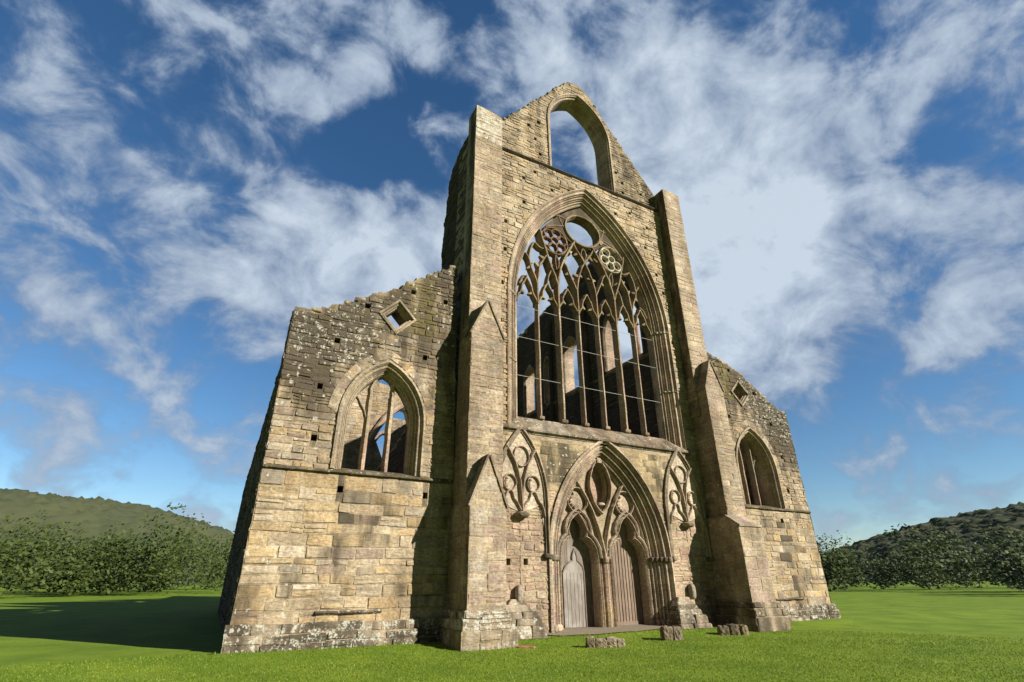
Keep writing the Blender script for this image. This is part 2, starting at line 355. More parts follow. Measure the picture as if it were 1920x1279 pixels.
def panel(mb, fr, free, z0, z1, ch=(.14, .30), wd=(.22, .62), pal=P_MAIN, d=0., pr=(.006, .04), gap=.012, wxf=None, split=.22, palf=None, warp=.045):
    fr = Warp(fr, warp)
    z = z0; ph = random.random() * 6
    while z < z1 - .05:
        h = random.uniform(*ch)
        if z1 - z - h < ch[0] * .6: h = z1 - z
        for (a, b) in free(z, z + h):
            u = a; rest = b - a
            while u < b - 1e-4:
                wv = random.uniform(*wd) * (0.8 + .5 * h / ch[1])
                if b - u - wv < wd[0] * .6: wv = b - u
                wx = wxf(u + wv / 2, z + h / 2) if wxf else (0, 0, 0); pl = palf(u + wv / 2, z + h / 2) if palf else pal
                wob = lambda x: .018 * math.sin(x * 1.7 + ph + z * 3)
                zb, zt = z + wob(u) + gap / 2, z + h + wob(u) - gap / 2
                o_ = d - random.uniform(.001, .004); mcol = pick(MORT)
                mb.add([fr(u, z + wob(u), o_), fr(u + wv, z + wob(u), o_), fr(u + wv, z + h + wob(u), o_), fr(u, z + h + wob(u), o_)], [(0, 1, 2, 3)], mcol, wx)
                if h > .19 and random.random() < split:
                    t = random.uniform(.4, .6)
                    stone(mb, fr, u + gap / 2, u + wv - gap / 2, zb, zb + (zt - zb) * t - gap / 2, d, random.uniform(*pr), pl, wx)
                    stone(mb, fr, u + gap / 2, u + wv - gap / 2, zb + (zt - zb) * t + gap / 2, zt, d, random.uniform(*pr), pl, wx)
                else: stone(mb, fr, u + gap / 2, u + wv - gap / 2, zb, zt, d, random.uniform(*pr), pl, wx)
                u += wv
        z += h
def sweep(mb, path, prof, fr, closed=False, pal=P_MOULD, wxf=None, caps=True, pclosed=False, blk=1, tone=None):
    n = len(path); m = len(prof); rings = []; pn = []
    for i in range(n):
        a = path[i - 1] if (i > 0 or closed) else None; b = path[(i + 1) % n] if (i < n - 1 or closed) else None; p = path[i]
        def dr(q, r_):
            x, z = r_[0] - q[0], r_[1] - q[1]; l_ = math.hypot(x, z) or 1; return (x / l_, z / l_)
        d1 = dr(a, p) if a else dr(p, b); d2 = dr(p, b) if b else d1
        n1, n2 = (-d1[1], d1[0]), (-d2[1], d2[0]); sx, sz = n1[0] + n2[0], n1[1] + n2[1]; l2 = sx * sx + sz * sz
        k = 2 / max(l2, .5); nx, nz = sx * k, sz * k
        rings.append([fr(p[0] + nx * q[0], p[1] + nz * q[0], q[1]) for q in prof]); pn.append((nx, nz))
    jn = jy = 0.
    segs = n if closed else n - 1; mm = m if pclosed else m - 1; col = pick(pal, .035)
    for i in range(segs):
        if i % blk == 0: col = pick(pal, .06); jn, jy = random.uniform(-.003, .003), random.uniform(-.004, .004)
        vs = []
        for t in (i, (i + 1) % n):
            p = path[t]; e_ = .055 * noise.noise(Vector((p[0] * 5, p[1] * 5, 3))) if pclosed else 0; vs += [fr(p[0] + pn[t][0] * (q[0] * (1 + e_ * 3) + jn + e_ * .4), p[1] + pn[t][1] * (q[0] * (1 + e_ * 3) + jn + e_ * .4), q[1] + jy) for q in prof]
        fs = [(j, (j + 1) % m, m + (j + 1) % m, m + j) for j in range(mm)]
        c = path[i]; wx = wxf(c[0], c[1]) if wxf else (0, 0, 0)
        mb.add(vs, fs, col, wx)
    if pclosed and caps and not closed:
        mb.add(rings[0], [tuple(range(m))], col, (0, 0, 0)); mb.add(rings[-1], [tuple(reversed(range(m)))], col, (0, 0, 0))
def resample(pts, step=.12, smooth=2):
    P_ = [Vector((p[0], p[1])) for p in pts]
    for _ in range(smooth):
        Q = [P_[0]]
        for a, b in zip(P_[:-1], P_[1:]): Q += [a * .75 + b * .25, a * .25 + b * .75]
        Q.append(P_[-1]); P_ = Q
    return [(p.x, p.y) for p in P_]
def barprof(w_, d, y):
    h = w_ / 2
    return [(-h, y + d * .38), (-h * .30, y), (h * .30, y), (h, y + d * .38), (h, y + d * .62), (h * .35, y + d), (-h * .35, y + d), (-h, y + d * .62)]
def bar(mb, pts, w_, d, y, fr=FRONT, pal=P_MOULD, sm=2, wxf=None, closed=False):
    pts = resample(pts, smooth=sm) if sm else pts
    sweep(mb, pts, barprof(w_, d, y), fr, closed=closed, pal=pal, pclosed=True, wxf=wxf, blk=4)
def spike(mb, a, b, w_, d, y, fr=FRONT, pal=P_MOULD):          # a cusp: short tapering spur from a to b
    ax = Vector((b[0] - a[0], b[1] - a[1])); l_ = ax.length or 1; nx, nz = -ax.y / l_, ax.x / l_; h = w_ / 2
    vs = [fr(a[0] + nx * h, a[1] + nz * h, y), fr(a[0] - nx * h, a[1] - nz * h, y), fr(a[0] - nx * h, a[1] - nz * h, y + d), fr(a[0] + nx * h, a[1] + nz * h, y + d)]
    q = h * .35
    vs += [fr(b[0] + nx * q, b[1] + nz * q, y + d * .25), fr(b[0] - nx * q, b[1] - nz * q, y + d * .25), fr(b[0] - nx * q, b[1] - nz * q, y + d * .75), fr(b[0] + nx * q, b[1] + nz * q, y + d * .75)]
    mb.add(vs, [(0, 1, 5, 4), (1, 2, 6, 5), (2, 3, 7, 6), (3, 0, 4, 7), (4, 5, 6, 7), (3, 2, 1, 0)], pick(pal), (0, 0, 0))
def cusped(mb, pts, ins, w_, d, y, **k):
    bar(mb, pts, w_, d, y, **k)
    for a, b in ins: spike(mb, a, b, w_ * 1.2, d * .7, y + d * .15)
def box(mb, x0, x1, y0, y1, z0, z1, col=MORTAR, wx=(0, 0, 0)):
    vs = [(x, y, z) for z in (z0, z1) for x, y in ((x0, y0), (x1, y0), (x1, y1), (x0, y1))]
    mb.add(vs, [(3, 2, 1, 0), (4, 5, 6, 7), (0, 1, 5, 4), (1, 2, 6, 5), (2, 3, 7, 6), (3, 0, 4, 7)], col, wx)
def rock(mb, cen, size, rot=0., seed=0, rough=.07, cuts=5, col=BUFF, wx=(0, 0, 0), taper=0., power=6.):
    bm = bmesh.new(); bmesh.ops.create_cube(bm, size=2); bmesh.ops.subdivide_edges(bm, edges=bm.edges[:], cuts=cuts, use_grid_fill=True)
    vs = []; cr, sr = math.cos(rot), math.sin(rot)
    for v in bm.verts:
        c = v.co.copy(); l_ = (abs(c.x) ** power + abs(c.y) ** power + abs(c.z) ** power) ** (1 / power); c = c / l_
        nn = noise.noise_vector(c * 1.6 + Vector((seed * 7.1, seed * 3.3, seed))) + .5 * noise.noise_vector(c * 4 + Vector((seed, 9, seed * 2)))
        c += nn * rough; t = 1 - taper * (c.z + 1) / 2
        x, y, z = c.x * size[0] / 2 * t, c.y * size[1] / 2 * t, c.z * size[2] / 2
        vs.append((cen[0] + x * cr - y * sr, cen[1] + x * sr + y * cr, cen[2] + z))
    bm.verts.index_update(); mb.add(vs, [tuple(v.index for v in f.verts) for f in bm.faces], col, wx); bm.free()
def ragged(pts, step=.3, amp=.10):                     # broken masonry skyline along a polyline (left to right)
    out = []
    for (x0, z0), (x1, z1) in zip(pts[:-1], pts[1:]):
        L_ = math.hypot(x1 - x0, z1 - z0); k = max(1, round(L_ / step)); 
        for i in range(k):
            if random.random() < .6:
                t = (i + random.random() * .5) / k; out.append((x0 + (x1 - x0) * t, z0 + (z1 - z0) * t + random.uniform(-amp, amp) * .4)); continue
            a, b = i / k, (i + 1) / k; zc = z0 + (z1 - z0) * (a + b) / 2 + random.uniform(-amp, amp)
            out += [(x0 + (x1 - x0) * a + random.uniform(0, .02), zc + random.uniform(-.03, .03)), (x0 + (x1 - x0) * b - .03, zc + random.uniform(-.03, .03))]
    return out
def caprow(mb, pts, fr, depth, pal, wx, step=.34, hz=.16):   # loose blocks left on a broken wall top
    for (x0, z0), (x1, z1) in zip(pts[:-1], pts[1:]):
        L_ = math.hypot(x1 - x0, z1 - z0); k = max(1, round(L_ / step))
        for i in range(k):
            for row in range(max(1, int(depth / .45))):
                if random.random() < .25: continue
                t = (i + random.random() * .6 + .2) / k; p = fr(x0 + (x1 - x0) * t, z0 + (z1 - z0) * t - .03, .18 + row * .45 + random.uniform(-.05, .08))
                rock(mb, p, (random.uniform(.25, .45), random.uniform(.3, .45), random.uniform(.12, hz * 1.7)), random.uniform(-.3, .3), random.randint(0, 999), .08, 2, pick(pal), wx)

abbey = tag(empty('ruined_abbey'), 'roofless sandstone abbey west front with tall traceried window and twin doors', 'ruined abbey')

# ================================================================== NAVE FRONT WALL (y = 0, x -6.9 .. 6.9)
GW = Arch(0, 4.75, 13.6, 21.35, 7.35)       # outer edge of the great window's moulding
GA = Arch(.05, 2.12, 26.0, 28.95, 22.15)    # gable opening
PO = Arch(-.05, 2.95, 2.45, 7.2, -.3)       # portal
putl = [Rect(x - .10, x + .10, z - .10, z + .12) for x, z in
        [(-2.17, 20.49), (-1.07, 19.99 + .9), (2.09, 20.55), (4.4, 20.38), (-4.95, 17.42), (-4.98, 15.78), (-5.12, 13.92), (-5.2, 11.98), (4.05, 18.86), (4.62, 17.2), (4.95, 16.1), (-3.9, 20.6), (-3.2, 21.3), (3.2, 21.0), (-4.81, 2.28), (-4.08, 2.29), (-5.2, 9.6), (-3.9, 19.0), (5.1, 13.1)]]
def growth(u, v): return 0
def wx_main(u, v):
    d = .02 + (.10 * random.random() if not 4.9 < v < 7.3 else 0); wl = 0; g = 0
    if v > 18.5: d -= .02
    if 4.9 < v < 7.3:
        bump_ = lambda c, w_: max(0., 1 - abs(u - c) / w_)
        hgt = max(0, min(1, (v - 4.7) / .7)); a_ = min(1, max(bump_(-2.4, 1.5) * 1.5, bump_(3.05, .75) * 1.4, bump_(4.1, .5)))
        d += .10 + .36 * a_ * hgt; wl = .26 * a_ * hgt
    if 6.9 < v < 7.3: d += .2; g = .1
    if v < 1.2: d += .2; wl = .3
    return (d, wl, g)
def pal_main(u, v):
    if v < 4.9: return P_PINK
    if v < 7.2: return [((.36, .30, .20), 3), ((.40, .34, .22), 3)]
    if u < -4.4 and v < 15: return [(OCHRE, 4), (BUFF, 2), (PINK, 2)]
    return P_MAIN
mb = MB()
GWc = Arch(0, 4.80, 13.6, 21.41, 7.2); POc = Arch(-.05, 3.0, 2.45, 7.26, -.6)
outl = [(-6.9, -.6), (-3.05, -.6)] + [(x, z) for x, z in POc.path(.5, zb=-.59)] + [(2.95, -.6), (6.9, -.6), (6.9, 21.9), (-6.9, 21.9)]
prism(mb, outl, [GWc.path(.5)] + [r.poly() for r in putl], FRONT, 0, 1.5)
fm = free_of(Rect(-6.9, 6.9, -.4, 21.95), [GWc, POc] + putl)
panel(mb, FRONT, fm, -.4, 4.9, wxf=wx_main, palf=pal_main, pr=(.004, .03))
panel(mb, FRONT, fm, 4.9, 7.28, ch=(.24, .34), wd=(.4, .8), wxf=wx_main, palf=pal_main, pr=(.003, .010), gap=.006, warp=.012, split=0)
panel(mb, FRONT, fm, 7.28, 21.92, wxf=wx_main, palf=pal_main, pr=(.004, .05))
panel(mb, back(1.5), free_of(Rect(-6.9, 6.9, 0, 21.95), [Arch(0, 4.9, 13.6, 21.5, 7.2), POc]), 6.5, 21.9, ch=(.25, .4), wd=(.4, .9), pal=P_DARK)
wall = mb.build('nave_front_wall', parent=abbey)

# gable
mb = MB()
gl = [(-5.6, 24.05), (-4.97, 24.35), (-3.53, 26.15), (-2.03, 28.1), (-.8, 29.62), (-.3, 30.1)]; gr_ = [(.28, 30.15), (.84, 29.85), (2.3, 27.7), (5.5, 23.4), (5.75, 23.15)]
gout = [(-5.6, 22.0), (5.75, 22.0)] + list(reversed(ragged(gl, .35, .05) + [(0, 30.15)] + ragged(gr_, .35, .05)))
gp = [Rect(x - .10, x + .10, z - .12, z + .10) for x, z in [(-3.46, 24.75), (-2.8, 25.3), (-3.05, 23.9), (-2.75, 22.9), (2.6, 23.95), (3.0, 23.3), (2.95, 22.55), (4.4, 23.0)]]
GAc = Arch(.05, 2.18, 26.0, 29.0, 22.1)
prism(mb, gout, [GAc.path(.5)] + [r.poly() for r in gp], front(.12), 0, 1.1, MORTAR, (.35, 0, .2))
gsh = Poly([(-5.55, 21.9), (5.7, 21.9), (5.7, 23.1)] + [(x, z - .05) for x, z in reversed(gl + [(0, 30.1)] + gr_[:-1])])
def wx_gab(u, v):
    e = 28.3 - abs(u) * 1.2
    return (.12 + .12 * random.random() + (.15 if u > 2 else 0), .08 if v < 25 and u < -4 else 0, .30 if v > 28.4 - abs(u) * .5 or v > 30 - abs(u) * 1.32 else .02)
panel(mb, front(.12), free_of(gsh, [GAc] + gp), 22.0, 30.1, ch=(.13, .24), wd=(.2, .5), wxf=wx_gab)
caprow(mb, gl[1:], front(.12), .7, P_MAIN, (.2, 0, .35), .3, .10); caprow(mb, gr_[1:-1], front(.12), .7, P_MAIN, (.3, 0, .25), .3, .10)
gable = mb.build('gable', parent=abbey)
mb = MB()
prof = [(.14, .12), (.14, .02), (.05, .0), (.02, .06), (-.03, .10), (-.05, .20), (-.12, .22), (-.14, .36), (-.16, 1.1), (-.10, 1.22), (.07, 1.23)]
sweep(mb, GA.path(.3), prof, FRONT, wxf=lambda u, v: (.15, 0, .1 if v > 28 else 0))
tag(mb.build('gable_window_arch', parent=gable))
# string under the gable and the window sill
def course(name, x0, x1, z0, prof, y, wx, parent, fr=None, step=.6, pal=P_DARK):
    mb = MB(); u = x0; fr = fr or front(y)
    while u < x1 - 1e-3:
        b = min(x1, u + random.uniform(.5, 1.1) * step); j = random.uniform(-.008, .008)
        vs = [fr(s, z0 + q[1] + j, -q[0] + j) for s in (u + .002, b - .002) for q in prof]; m = len(prof)
        mb.add(vs, [(i + 1, i, m + i, m + i + 1) for i in range(m - 1)] + [tuple(range(m)), tuple(reversed(range(m, 2 * m)))], pick(pal), wx(u) if callable(wx) else wx)
        u = b
    return mb.build(name, parent=parent)
course('string_course', -5.55, 5.4, 22.0, [(-.1, -.04), (.03, -.04), (.12, .03), (.12, .07), (.0, .12), (-.1, .13)], 0, (.6, 0, .1), gable)

# buttresses -------------------------------------------------------
def buttress(name, stages, side):
    # stages: (x0, x1, depth, z_top, gable?) from the top stage down; each reaches from the ground
    root = empty(name); root.parent = abbey
    for k, (x0, x1, dep, ze, za, z0) in enumerate(stages):
        mb = MB(); xc = (x0 + x1) / 2
        if za == 's':
            yb = -stages[k - 1][2]; zt = ze + .42
            prism(mb, [(dep, z0), (dep, ze), (-yb, zt), (-yb, z0)], [], Frame((x0, 0, 0), (0, -1, 0)), 0, -(x1 - x0)) if False else None
            vs = [(x, y, z) for x in (x0, x1) for y, z in ((-dep, z0), (-dep, ze), (yb + .0, zt), (0, zt), (0, z0))]
            mb.add(vs, [(0, 1, 2, 3, 4), (9, 8, 7, 6, 5), (0, 5, 6, 1), (1, 6, 7, 2), (2, 7, 8, 3)], MORTAR, (.2, .1, .1))
            n_ = 3
            for i in range(n_):
                a_, b_ = x0 + (x1 - x0) * i / n_ + .004, x0 + (x1 - x0) * (i + 1) / n_ - .004
                q = [(-dep - .05, ze - .03), (-dep - .05, ze + .05), (yb, zt + .07), (yb, zt - .01)]
                vs = [(x, y, z) for x in (a_, b_) for y, z in q]
                mb.add(vs, [(0, 1, 2, 3), (7, 6, 5, 4), (0, 4, 5, 1), (1, 5, 6, 2), (3, 2, 6, 7), (0, 3, 7, 4)], pick(P_BUT), (.2, .1, .1))
            out = [(x0, z0), (x1, z0), (x1, ze), (x0, ze)]; za = None
        elif za is None:
            out = [(x0, z0), (x1, z0)] + ([(x1, ze - .1), (x1 - .5, ze + .02), (x0 + .25, ze + .12), (x0, ze + .1)] if side < 0 else [(x1, ze - .02), (xc, ze + .04), (x0, ze + .02)])
        else: out = [(x0, z0), (x1, z0), (x1, ze), (xc, za), (x0, ze)]
        if not (k and za is None): prism(mb, out, [], front(-dep), 0, dep + .3 if za is None else dep)
        sh = Poly([(p[0], p[1] + .0) for p in out])
        def wxb(u, v, k=k):
            if k == 0 and v > 20.5: return (.12, .75 if side < 0 and v > 21.5 else .1, .25 if v > 22.6 else 0)
            if side < 0 and k == 1: return (.02, .05 + (.25 if u > x1 - .25 else 0), 0)
            return (.02 + .08 * random.random(), .03, 0)
        lo = k == len(stages) - 1
        panel(mb, front(-dep), free_of(sh, []), z0, (za or ze + .08), ch=(.16, .34) if not lo else (.3, .62), wd=(.35, .8) if not lo else (.45, .9), pal=P_BUT, wxf=wxb, pr=(.004, .016), warp=.02, gap=.008)
        top = ze; wx_shade = lambda u, v: (.42 if v > 11 else .2, .03, .05)  # side faces: stain raised to paint in their shade, more so high up
        panel(mb, west(x0), free_of(Rect(0, dep, z0, top), []), z0, top, ch=(.18, .34), wd=(.3, .6), pal=P_BUT, wxf=wx_shade, pr=(.004, .02), warp=.015)
        panel(mb, east(x1), free_of(Rect(-dep, 0, z0, top), []), z0, top, ch=(.18, .34), wd=(.3, .6), pal=P_BUT, wxf=wx_shade, pr=(.004, .02), warp=.015)
        st = mb.build('shaft', parent=root)
        if za is not None:
            mc = MB(); lx = (za - ze) / (xc - x0)
            for s, xe in ((-1, x0), (1, x1)):       # coping slabs down both slopes
                n_ = 5; dx, dz = (xe - xc), (ze - za); l_ = math.hypot(dx, dz); nx, nz = (-dz / l_ * (1 if s > 0 else -1), abs(dx) / l_)
                nx = abs(dz) / l_ * s; nz = abs(dx) / l_
                for i in range(n_):
                    a, b = i / n_ * 1.04, ((i + 1) / n_) * 1.04 - .006; pts = []
                    for t in (a, b):
                        px, pz = xc + dx * t, za + dz * t
                        for e in (.0, .07): pts.append((px + nx * e, pz + nz * e))
                    q = [pts[0], pts[1], pts[3], pts[2]]; j = random.uniform(0, .012)
                    vs = [(p[0], -dep - .05 - j, p[1]) for p in q] + [(p[0], .0 if k == 0 else -stages[k - 1][2] + .0, p[1]) for p in q]
                    mc.add(vs, [(0, 1, 2, 3), (7, 6, 5, 4), (0, 4, 5, 1), (1, 5, 6, 2), (2, 6, 7, 3), (3, 7, 4, 0)], pick(P_DARK), (.25, .2 if side < 0 else 0, .1))
            mc.build('coping', parent=st)
    x0, x1, dep = stages[-1][0], stages[-1][1], stages[-1][2]
    # stepped plinth
    mb = MB(); zg = -.35
    for (g, za, zb) in ((.27, zg, .32), (.2, .32, .62), (.1, .62, .84)):
        a, b, dd = x0 - g, x1 + g, dep + g
        prism(mb, [(a, za), (b, za), (b, zb), (a, zb)], [], front(-dd), 0, dd)
        wxp = lambda u, v: (.30, .72 if v > .0 else .5, .40 if v < .34 and random.random() < .8 else .15) if side < 0 else (.4, .2, .2)
        panel(mb, front(-dd), free_of(Rect(a, b, za, zb), []), za, zb, ch=(zb - za, zb - za + .01), wd=(.35, .8), pal=P_ASH, wxf=wxp)
        panel(mb, west(a), free_of(Rect(0, dd, za, zb), []), za, zb, ch=(zb - za, zb - za + .01), wd=(.35, .8), pal=P_ASH, wxf=wxp)
        panel(mb, east(b), free_of(Rect(-dd, 0, za, zb), []), za, zb, ch=(zb - za, zb - za + .01), wd=(.35, .8), pal=P_ASH, wxf=wxp)
    mb.build('plinth', parent=root)
    return root
buttress('buttress', [(-6.95, -5.50, .66, 23.45, None, 9), (-7.05, -5.66, 1.2, 10.45, 12.0, 3.0), (-7.10, -5.76, 1.66, 3.95, 5.62, -.3)], -1)
buttress('buttress', [(5.52, 6.80, .62, 23.3, None, 9), (5.62, 6.84, 1.17, 10.3, 11.85, 3.0), (5.42, 6.86, 1.8, 3.8, 's', -.3)], 1)

# great window ------------------------------------------------------
def rolls(n0, y0, n1, y1, k, amp=.06):               # a run of rolls and hollows from (n0,y0) to (n1,y1)
    out = []; dx, dy = n1 - n0, y1 - y0; l_ = math.hypot(dx, dy); px, py = dy / l_, -dx / l_
    m = k * 6
    for i in range(m + 1):
        t = i / m; a = amp * (abs(math.sin(math.pi * k * t)) - .55 * (math.sin(math.pi * k * t * 2) ** 2 > .97))
        sgn = 1 if int(t * k) % 2 == 0 else -1.1
        a = amp * math.sin(math.pi * ((t * k) % 1)) * sgn
        out.append((n0 + dx * t + px * a * -1, y0 + dy * t + py * a * -1 if False else y0 + dy * t + (-a)))
    return out
def orders(n0, y0, n1, y1, k, dep=.11):              # thin fillets parted by deep hollows
    out = []; w_ = (n0 - n1) / k; st = (y1 - y0) / k
    for i in range(k):
        n, y = n0 - w_ * i, y0 + st * i; f_ = .022 if i % 2 else .04
        out += [(n, y), (n - f_ * .5, y - .012), (n - f_, y), (n - f_ - .006, y + dep * .55), (n - f_ - (w_ - f_) * .35, y + dep), (n - f_ - (w_ - f_) * .75, y + dep * .9), (n - w_ + .004, y + st + .02)]
    return out + [(n1, y1)]
gprof = [(.10, .02), (.12, -.07), (.05, -.10), (.0, -.02), (-.02, .03), (-.10, .03)] + orders(-.10, .03, -.56, .42, 5, .12) + [(-.60, .44), (-.64, .50), (-.64, .86), (-.30, 1.2), (.02, 1.5), (.06, 1.51)]
mb = MB()
sweep(mb, GW.path(.36, zb=7.35), gprof, FRONT, pal=P_MOULD, wxf=lambda u, v: (.04 + (.22 if u > 0 and v < 19 else 0) * random.random(), 0, 0))  # right side: staining plus some of its shade put into the colour
gw = mb.build('great_window_arch', parent=abbey)
for s in (-1, 1):                                   # capitals and shaft rings on the jambs
    for zc, hh in ((13.62, .14), (10.3, .08)):
        mb = MB()
        for (nn, yy) in ((.02, .0), (-.14, .05), (-.27, .16), (-.42, .28)):
            x = s * (4.75 + nn); rock(mb, (x, yy + .02, zc), (.16, .16, hh), 0, int(x * 9), .04, 3, pick(P_MOULD), (.25, 0, 0), power=3)
        mb.build('jamb_capital' if hh > .1 else 'shaft_ring', parent=gw)
S7 = 1.175; TP = [((0.232, 0.194, 0.133), 3), ((0.202, 0.172, 0.125), 3), ((0.172, 0.133, 0.095), 1.6), ((0.241, 0.172, 0.129), 1)]
for k in range(6):
    x = (k - 2.5) * S7; big = k in (1, 4); mb = MB(); wd_ = .27 if big else .20
    sweep(mb, [(x, 7.92 + i * .45) for i in range(13)] + [(x, 13.75)], barprof(wd_, .42 if big else .34, .42 if big else .46), FRONT, pal=[(BUFF, 3), (PINK, 2), (GREY, 2), (BROWN, 1)], pclosed=True, blk=random.choice((2, 3)))
    rock(mb, (x, .56, 8.0), (wd_ + .07, .36, .16), 0, k, .03, 2, pick(TP), (.2, 0, 0))
    mb.build('mullion', parent=gw)
mb = MB()
for k in range(7):                                  # trefoil ogee heads of the seven lights
    c = (k - 3) * S7
    for s in (-1, 1):
        edge = .59 if not (k == 0 and s < 0 or k == 6 and s > 0) else .57
        bar(mb, [(c + s * edge, 13.55), (c + s * .50, 13.85), (c + s * .31, 14.12), (c + s * .30, 14.38), (c + s * .13, 14.70), (c, 14.93)], 0.159, 0.377, 0.47, pal=TP, sm=2)
        spike(mb, (c + s * .30, 14.15), (c + s * .10, 14.08), 0.159, 0.29, 0.5, pal=TP)
for k, s in ((1, -1), (4, 1)):                      # the two great Y branches
    x = (k - 2.5) * S7; o = -s
    bar(mb, [(x, 13.6), (x, 14.6), (x, 15.05)], .26, .42, .42, pal=TP, sm=0)
    bar(mb, [(x, 15.0), (x + s * .22, 15.65), (x + s * .42, 16.1), (x + s * .66, 16.9), (x + s * .86, 17.6), (x + s * .95, 18.05)], 0.244, 0.58, 0.41, pal=TP)
    bar(mb, [(x, 15.0), (x - s * .12, 15.7), (x - s * .28, 16.25), (x - s * .62, 17.0), (x - s * .98, 17.65), (x - s * 1.25, 18.1)], 0.244, 0.58, 0.41, pal=TP)
    if s > 0: spike(mb, (2.95, 18.0), (3.12, 18.5), 0.244, 0.493, 0.43, pal=TP)
for s in (-1, 1):
    X = lambda a: s * a
    # over the outer light
    bar(mb, [(X(2.94), 13.6), (X(2.94), 14.75)], 0.22, 0.493, 0.44, pal=TP, sm=0)
    bar(mb, [(X(2.94), 14.7), (X(3.10), 15.2), (X(3.30), 15.6), (X(3.36), 16.0), (X(3.60), 16.35)], 0.183, 0.435, 0.45, pal=TP)
    spike(mb, (X(3.30), 15.62), (X(3.48), 15.50), 0.171, 0.29, 0.48, pal=TP)
    spike(mb, (X(3.36), 15.9), (X(3.14), 15.95), 0.171, 0.29, 0.48, pal=TP)
    bar(mb, [(X(2.94), 14.7), (X(2.86), 15.3), (X(2.80), 15.85), (X(2.55), 16.25), (X(2.36), 16.6)], 0.183, 0.435, 0.45, pal=TP)
    spike(mb, (X(2.82), 15.8), (X(3.0), 16.0), 0.195, 0.29, 0.48, pal=TP)
    spike(mb, (X(2.5), 16.35), (X(2.72), 16.5), 0.195, 0.29, 0.48, pal=TP)
    bar(mb, [(X(3.38), 16.0), (X(3.34), 16.5), (X(3.18), 16.95), (X(3.06), 17.2), (X(2.85), 17.0), (X(2.62), 16.9), (X(2.5), 16.95)], 0.159, 0.377, 0.47, pal=TP)
    bar(mb, [(X(3.95), 14.5), (X(3.75), 14.95), (X(3.52), 15.05)], 0.146, 0.348, 0.47, pal=TP)
    # dagger over light two, light three
    bar(mb, [(X(2.35), 14.9), (X(2.30), 15.3), (X(2.12), 15.75)], 0.159, 0.377, 0.47, pal=TP)
    spike(mb, (X(2.2), 16.2), (X(1.95), 16.1), 0.183, 0.29, 0.48, pal=TP)
    bar(mb, [(X(1.76), 15.9), (X(1.84), 16.35), (X(1.78), 16.78)], 0.134, 0.348, 0.48, pal=TP)
    bar(mb, [(X(1.66), 16.0), (X(1.58), 16.5), (X(1.82), 16.82)], 0.134, 0.348, 0.48, pal=TP)
    bar(mb, [(X(.59), 13.6), (X(.59), 15.05)], 0.22, 0.493, 0.44, pal=TP, sm=0)
    bar(mb, [(X(.59), 15.0), (X(.80), 15.45), (X(1.05), 15.95), (X(1.15), 16.3), (X(1.40), 16.55)], 0.183, 0.435, 0.45, pal=TP)
    spike(mb, (X(1.03), 15.9), (X(1.22), 15.82), 0.183, 0.29, 0.48, pal=TP)
    bar(mb, [(X(.59), 15.0), (X(.50), 15.6), (X(.34), 16.1), (X(.20), 16.5), (X(0), 16.85)], 0.195, 0.464, 0.44, pal=TP)
    spike(mb, (X(.38), 16.0), (X(.14), 15.95), 0.183, 0.29, 0.48, pal=TP)
    spike(mb, (X(.46), 15.9), (X(.70), 15.98), 0.183, 0.29, 0.48, pal=TP)
    bar(mb, [(X(0), 16.85), (X(.32), 17.3), (X(.60), 17.75), (X(.66), 18.02)], 0.195, 0.464, 0.44, pal=TP)
    spike(mb, (X(.36), 17.35), (X(.6), 17.2), 0.183, 0.29, 0.48, pal=TP); spike(mb, (X(.9), 17.2), (X(.7), 17.4), 0.183, 0.29, 0.48, pal=TP)
    bar(mb, [(X(0), 16.95), (X(.16), 17.3), (X(.13), 17.6), (X(0), 17.75)], 0.11, 0.319, 0.48, pal=TP)
    # above the roses, to the arch
    bar(mb, [(X(1.12), 18.85), (X(1.45), 18.75), (X(1.9), 18.62), (X(2.35), 18.35)], 0.159, 0.406, 0.46, pal=TP)
    bar(mb, [(X(1.02), 19.3), (X(1.35), 19.4), (X(1.62), 19.35)], 0.159, 0.406, 0.46, pal=TP)
    bar(mb, [(X(1.1), 18.6), (X(1.38), 19.0), (X(1.5), 19.5)], 0.146, 0.406, 0.46, pal=TP)
    if s > 0:
        spike(mb, (1.1, 18.45), (1.62, 19.05), .3, .4, .44, pal=TP); bar(mb, [(1.2, 18.5), (1.6, 18.55), (2.0, 18.35), (2.2, 18.2)], 0.171, 0.435, 0.45, pal=TP)
el = [(1.13 * math.cos(a), 18.86 + .97 * math.sin(a)) for a in [i * math.tau / 40 for i in range(40)]]
bar(mb, el, .24, .62, .40, pal=TP, sm=0, closed=True)
ia = [p for p in Arch(0, 4.12, 13.4, 20.5, 13).path(.3) if p[1] > 18.25]
prism(mb, ia + [(2.5, 18.2), (1.95, 18.5), (1.3, 18.35), (.95, 18.0), (.5, 17.85), (-.5, 17.85), (-.95, 18.0), (-1.3, 18.35), (-1.95, 18.5), (-2.5, 18.2)], [[(x * .93, 18.86 + (z - 18.86) * .93) for x, z in el]], front(.50), 0, .36, BROWN, (.5, 0, 0))
mb.build('tracery', parent=gw)
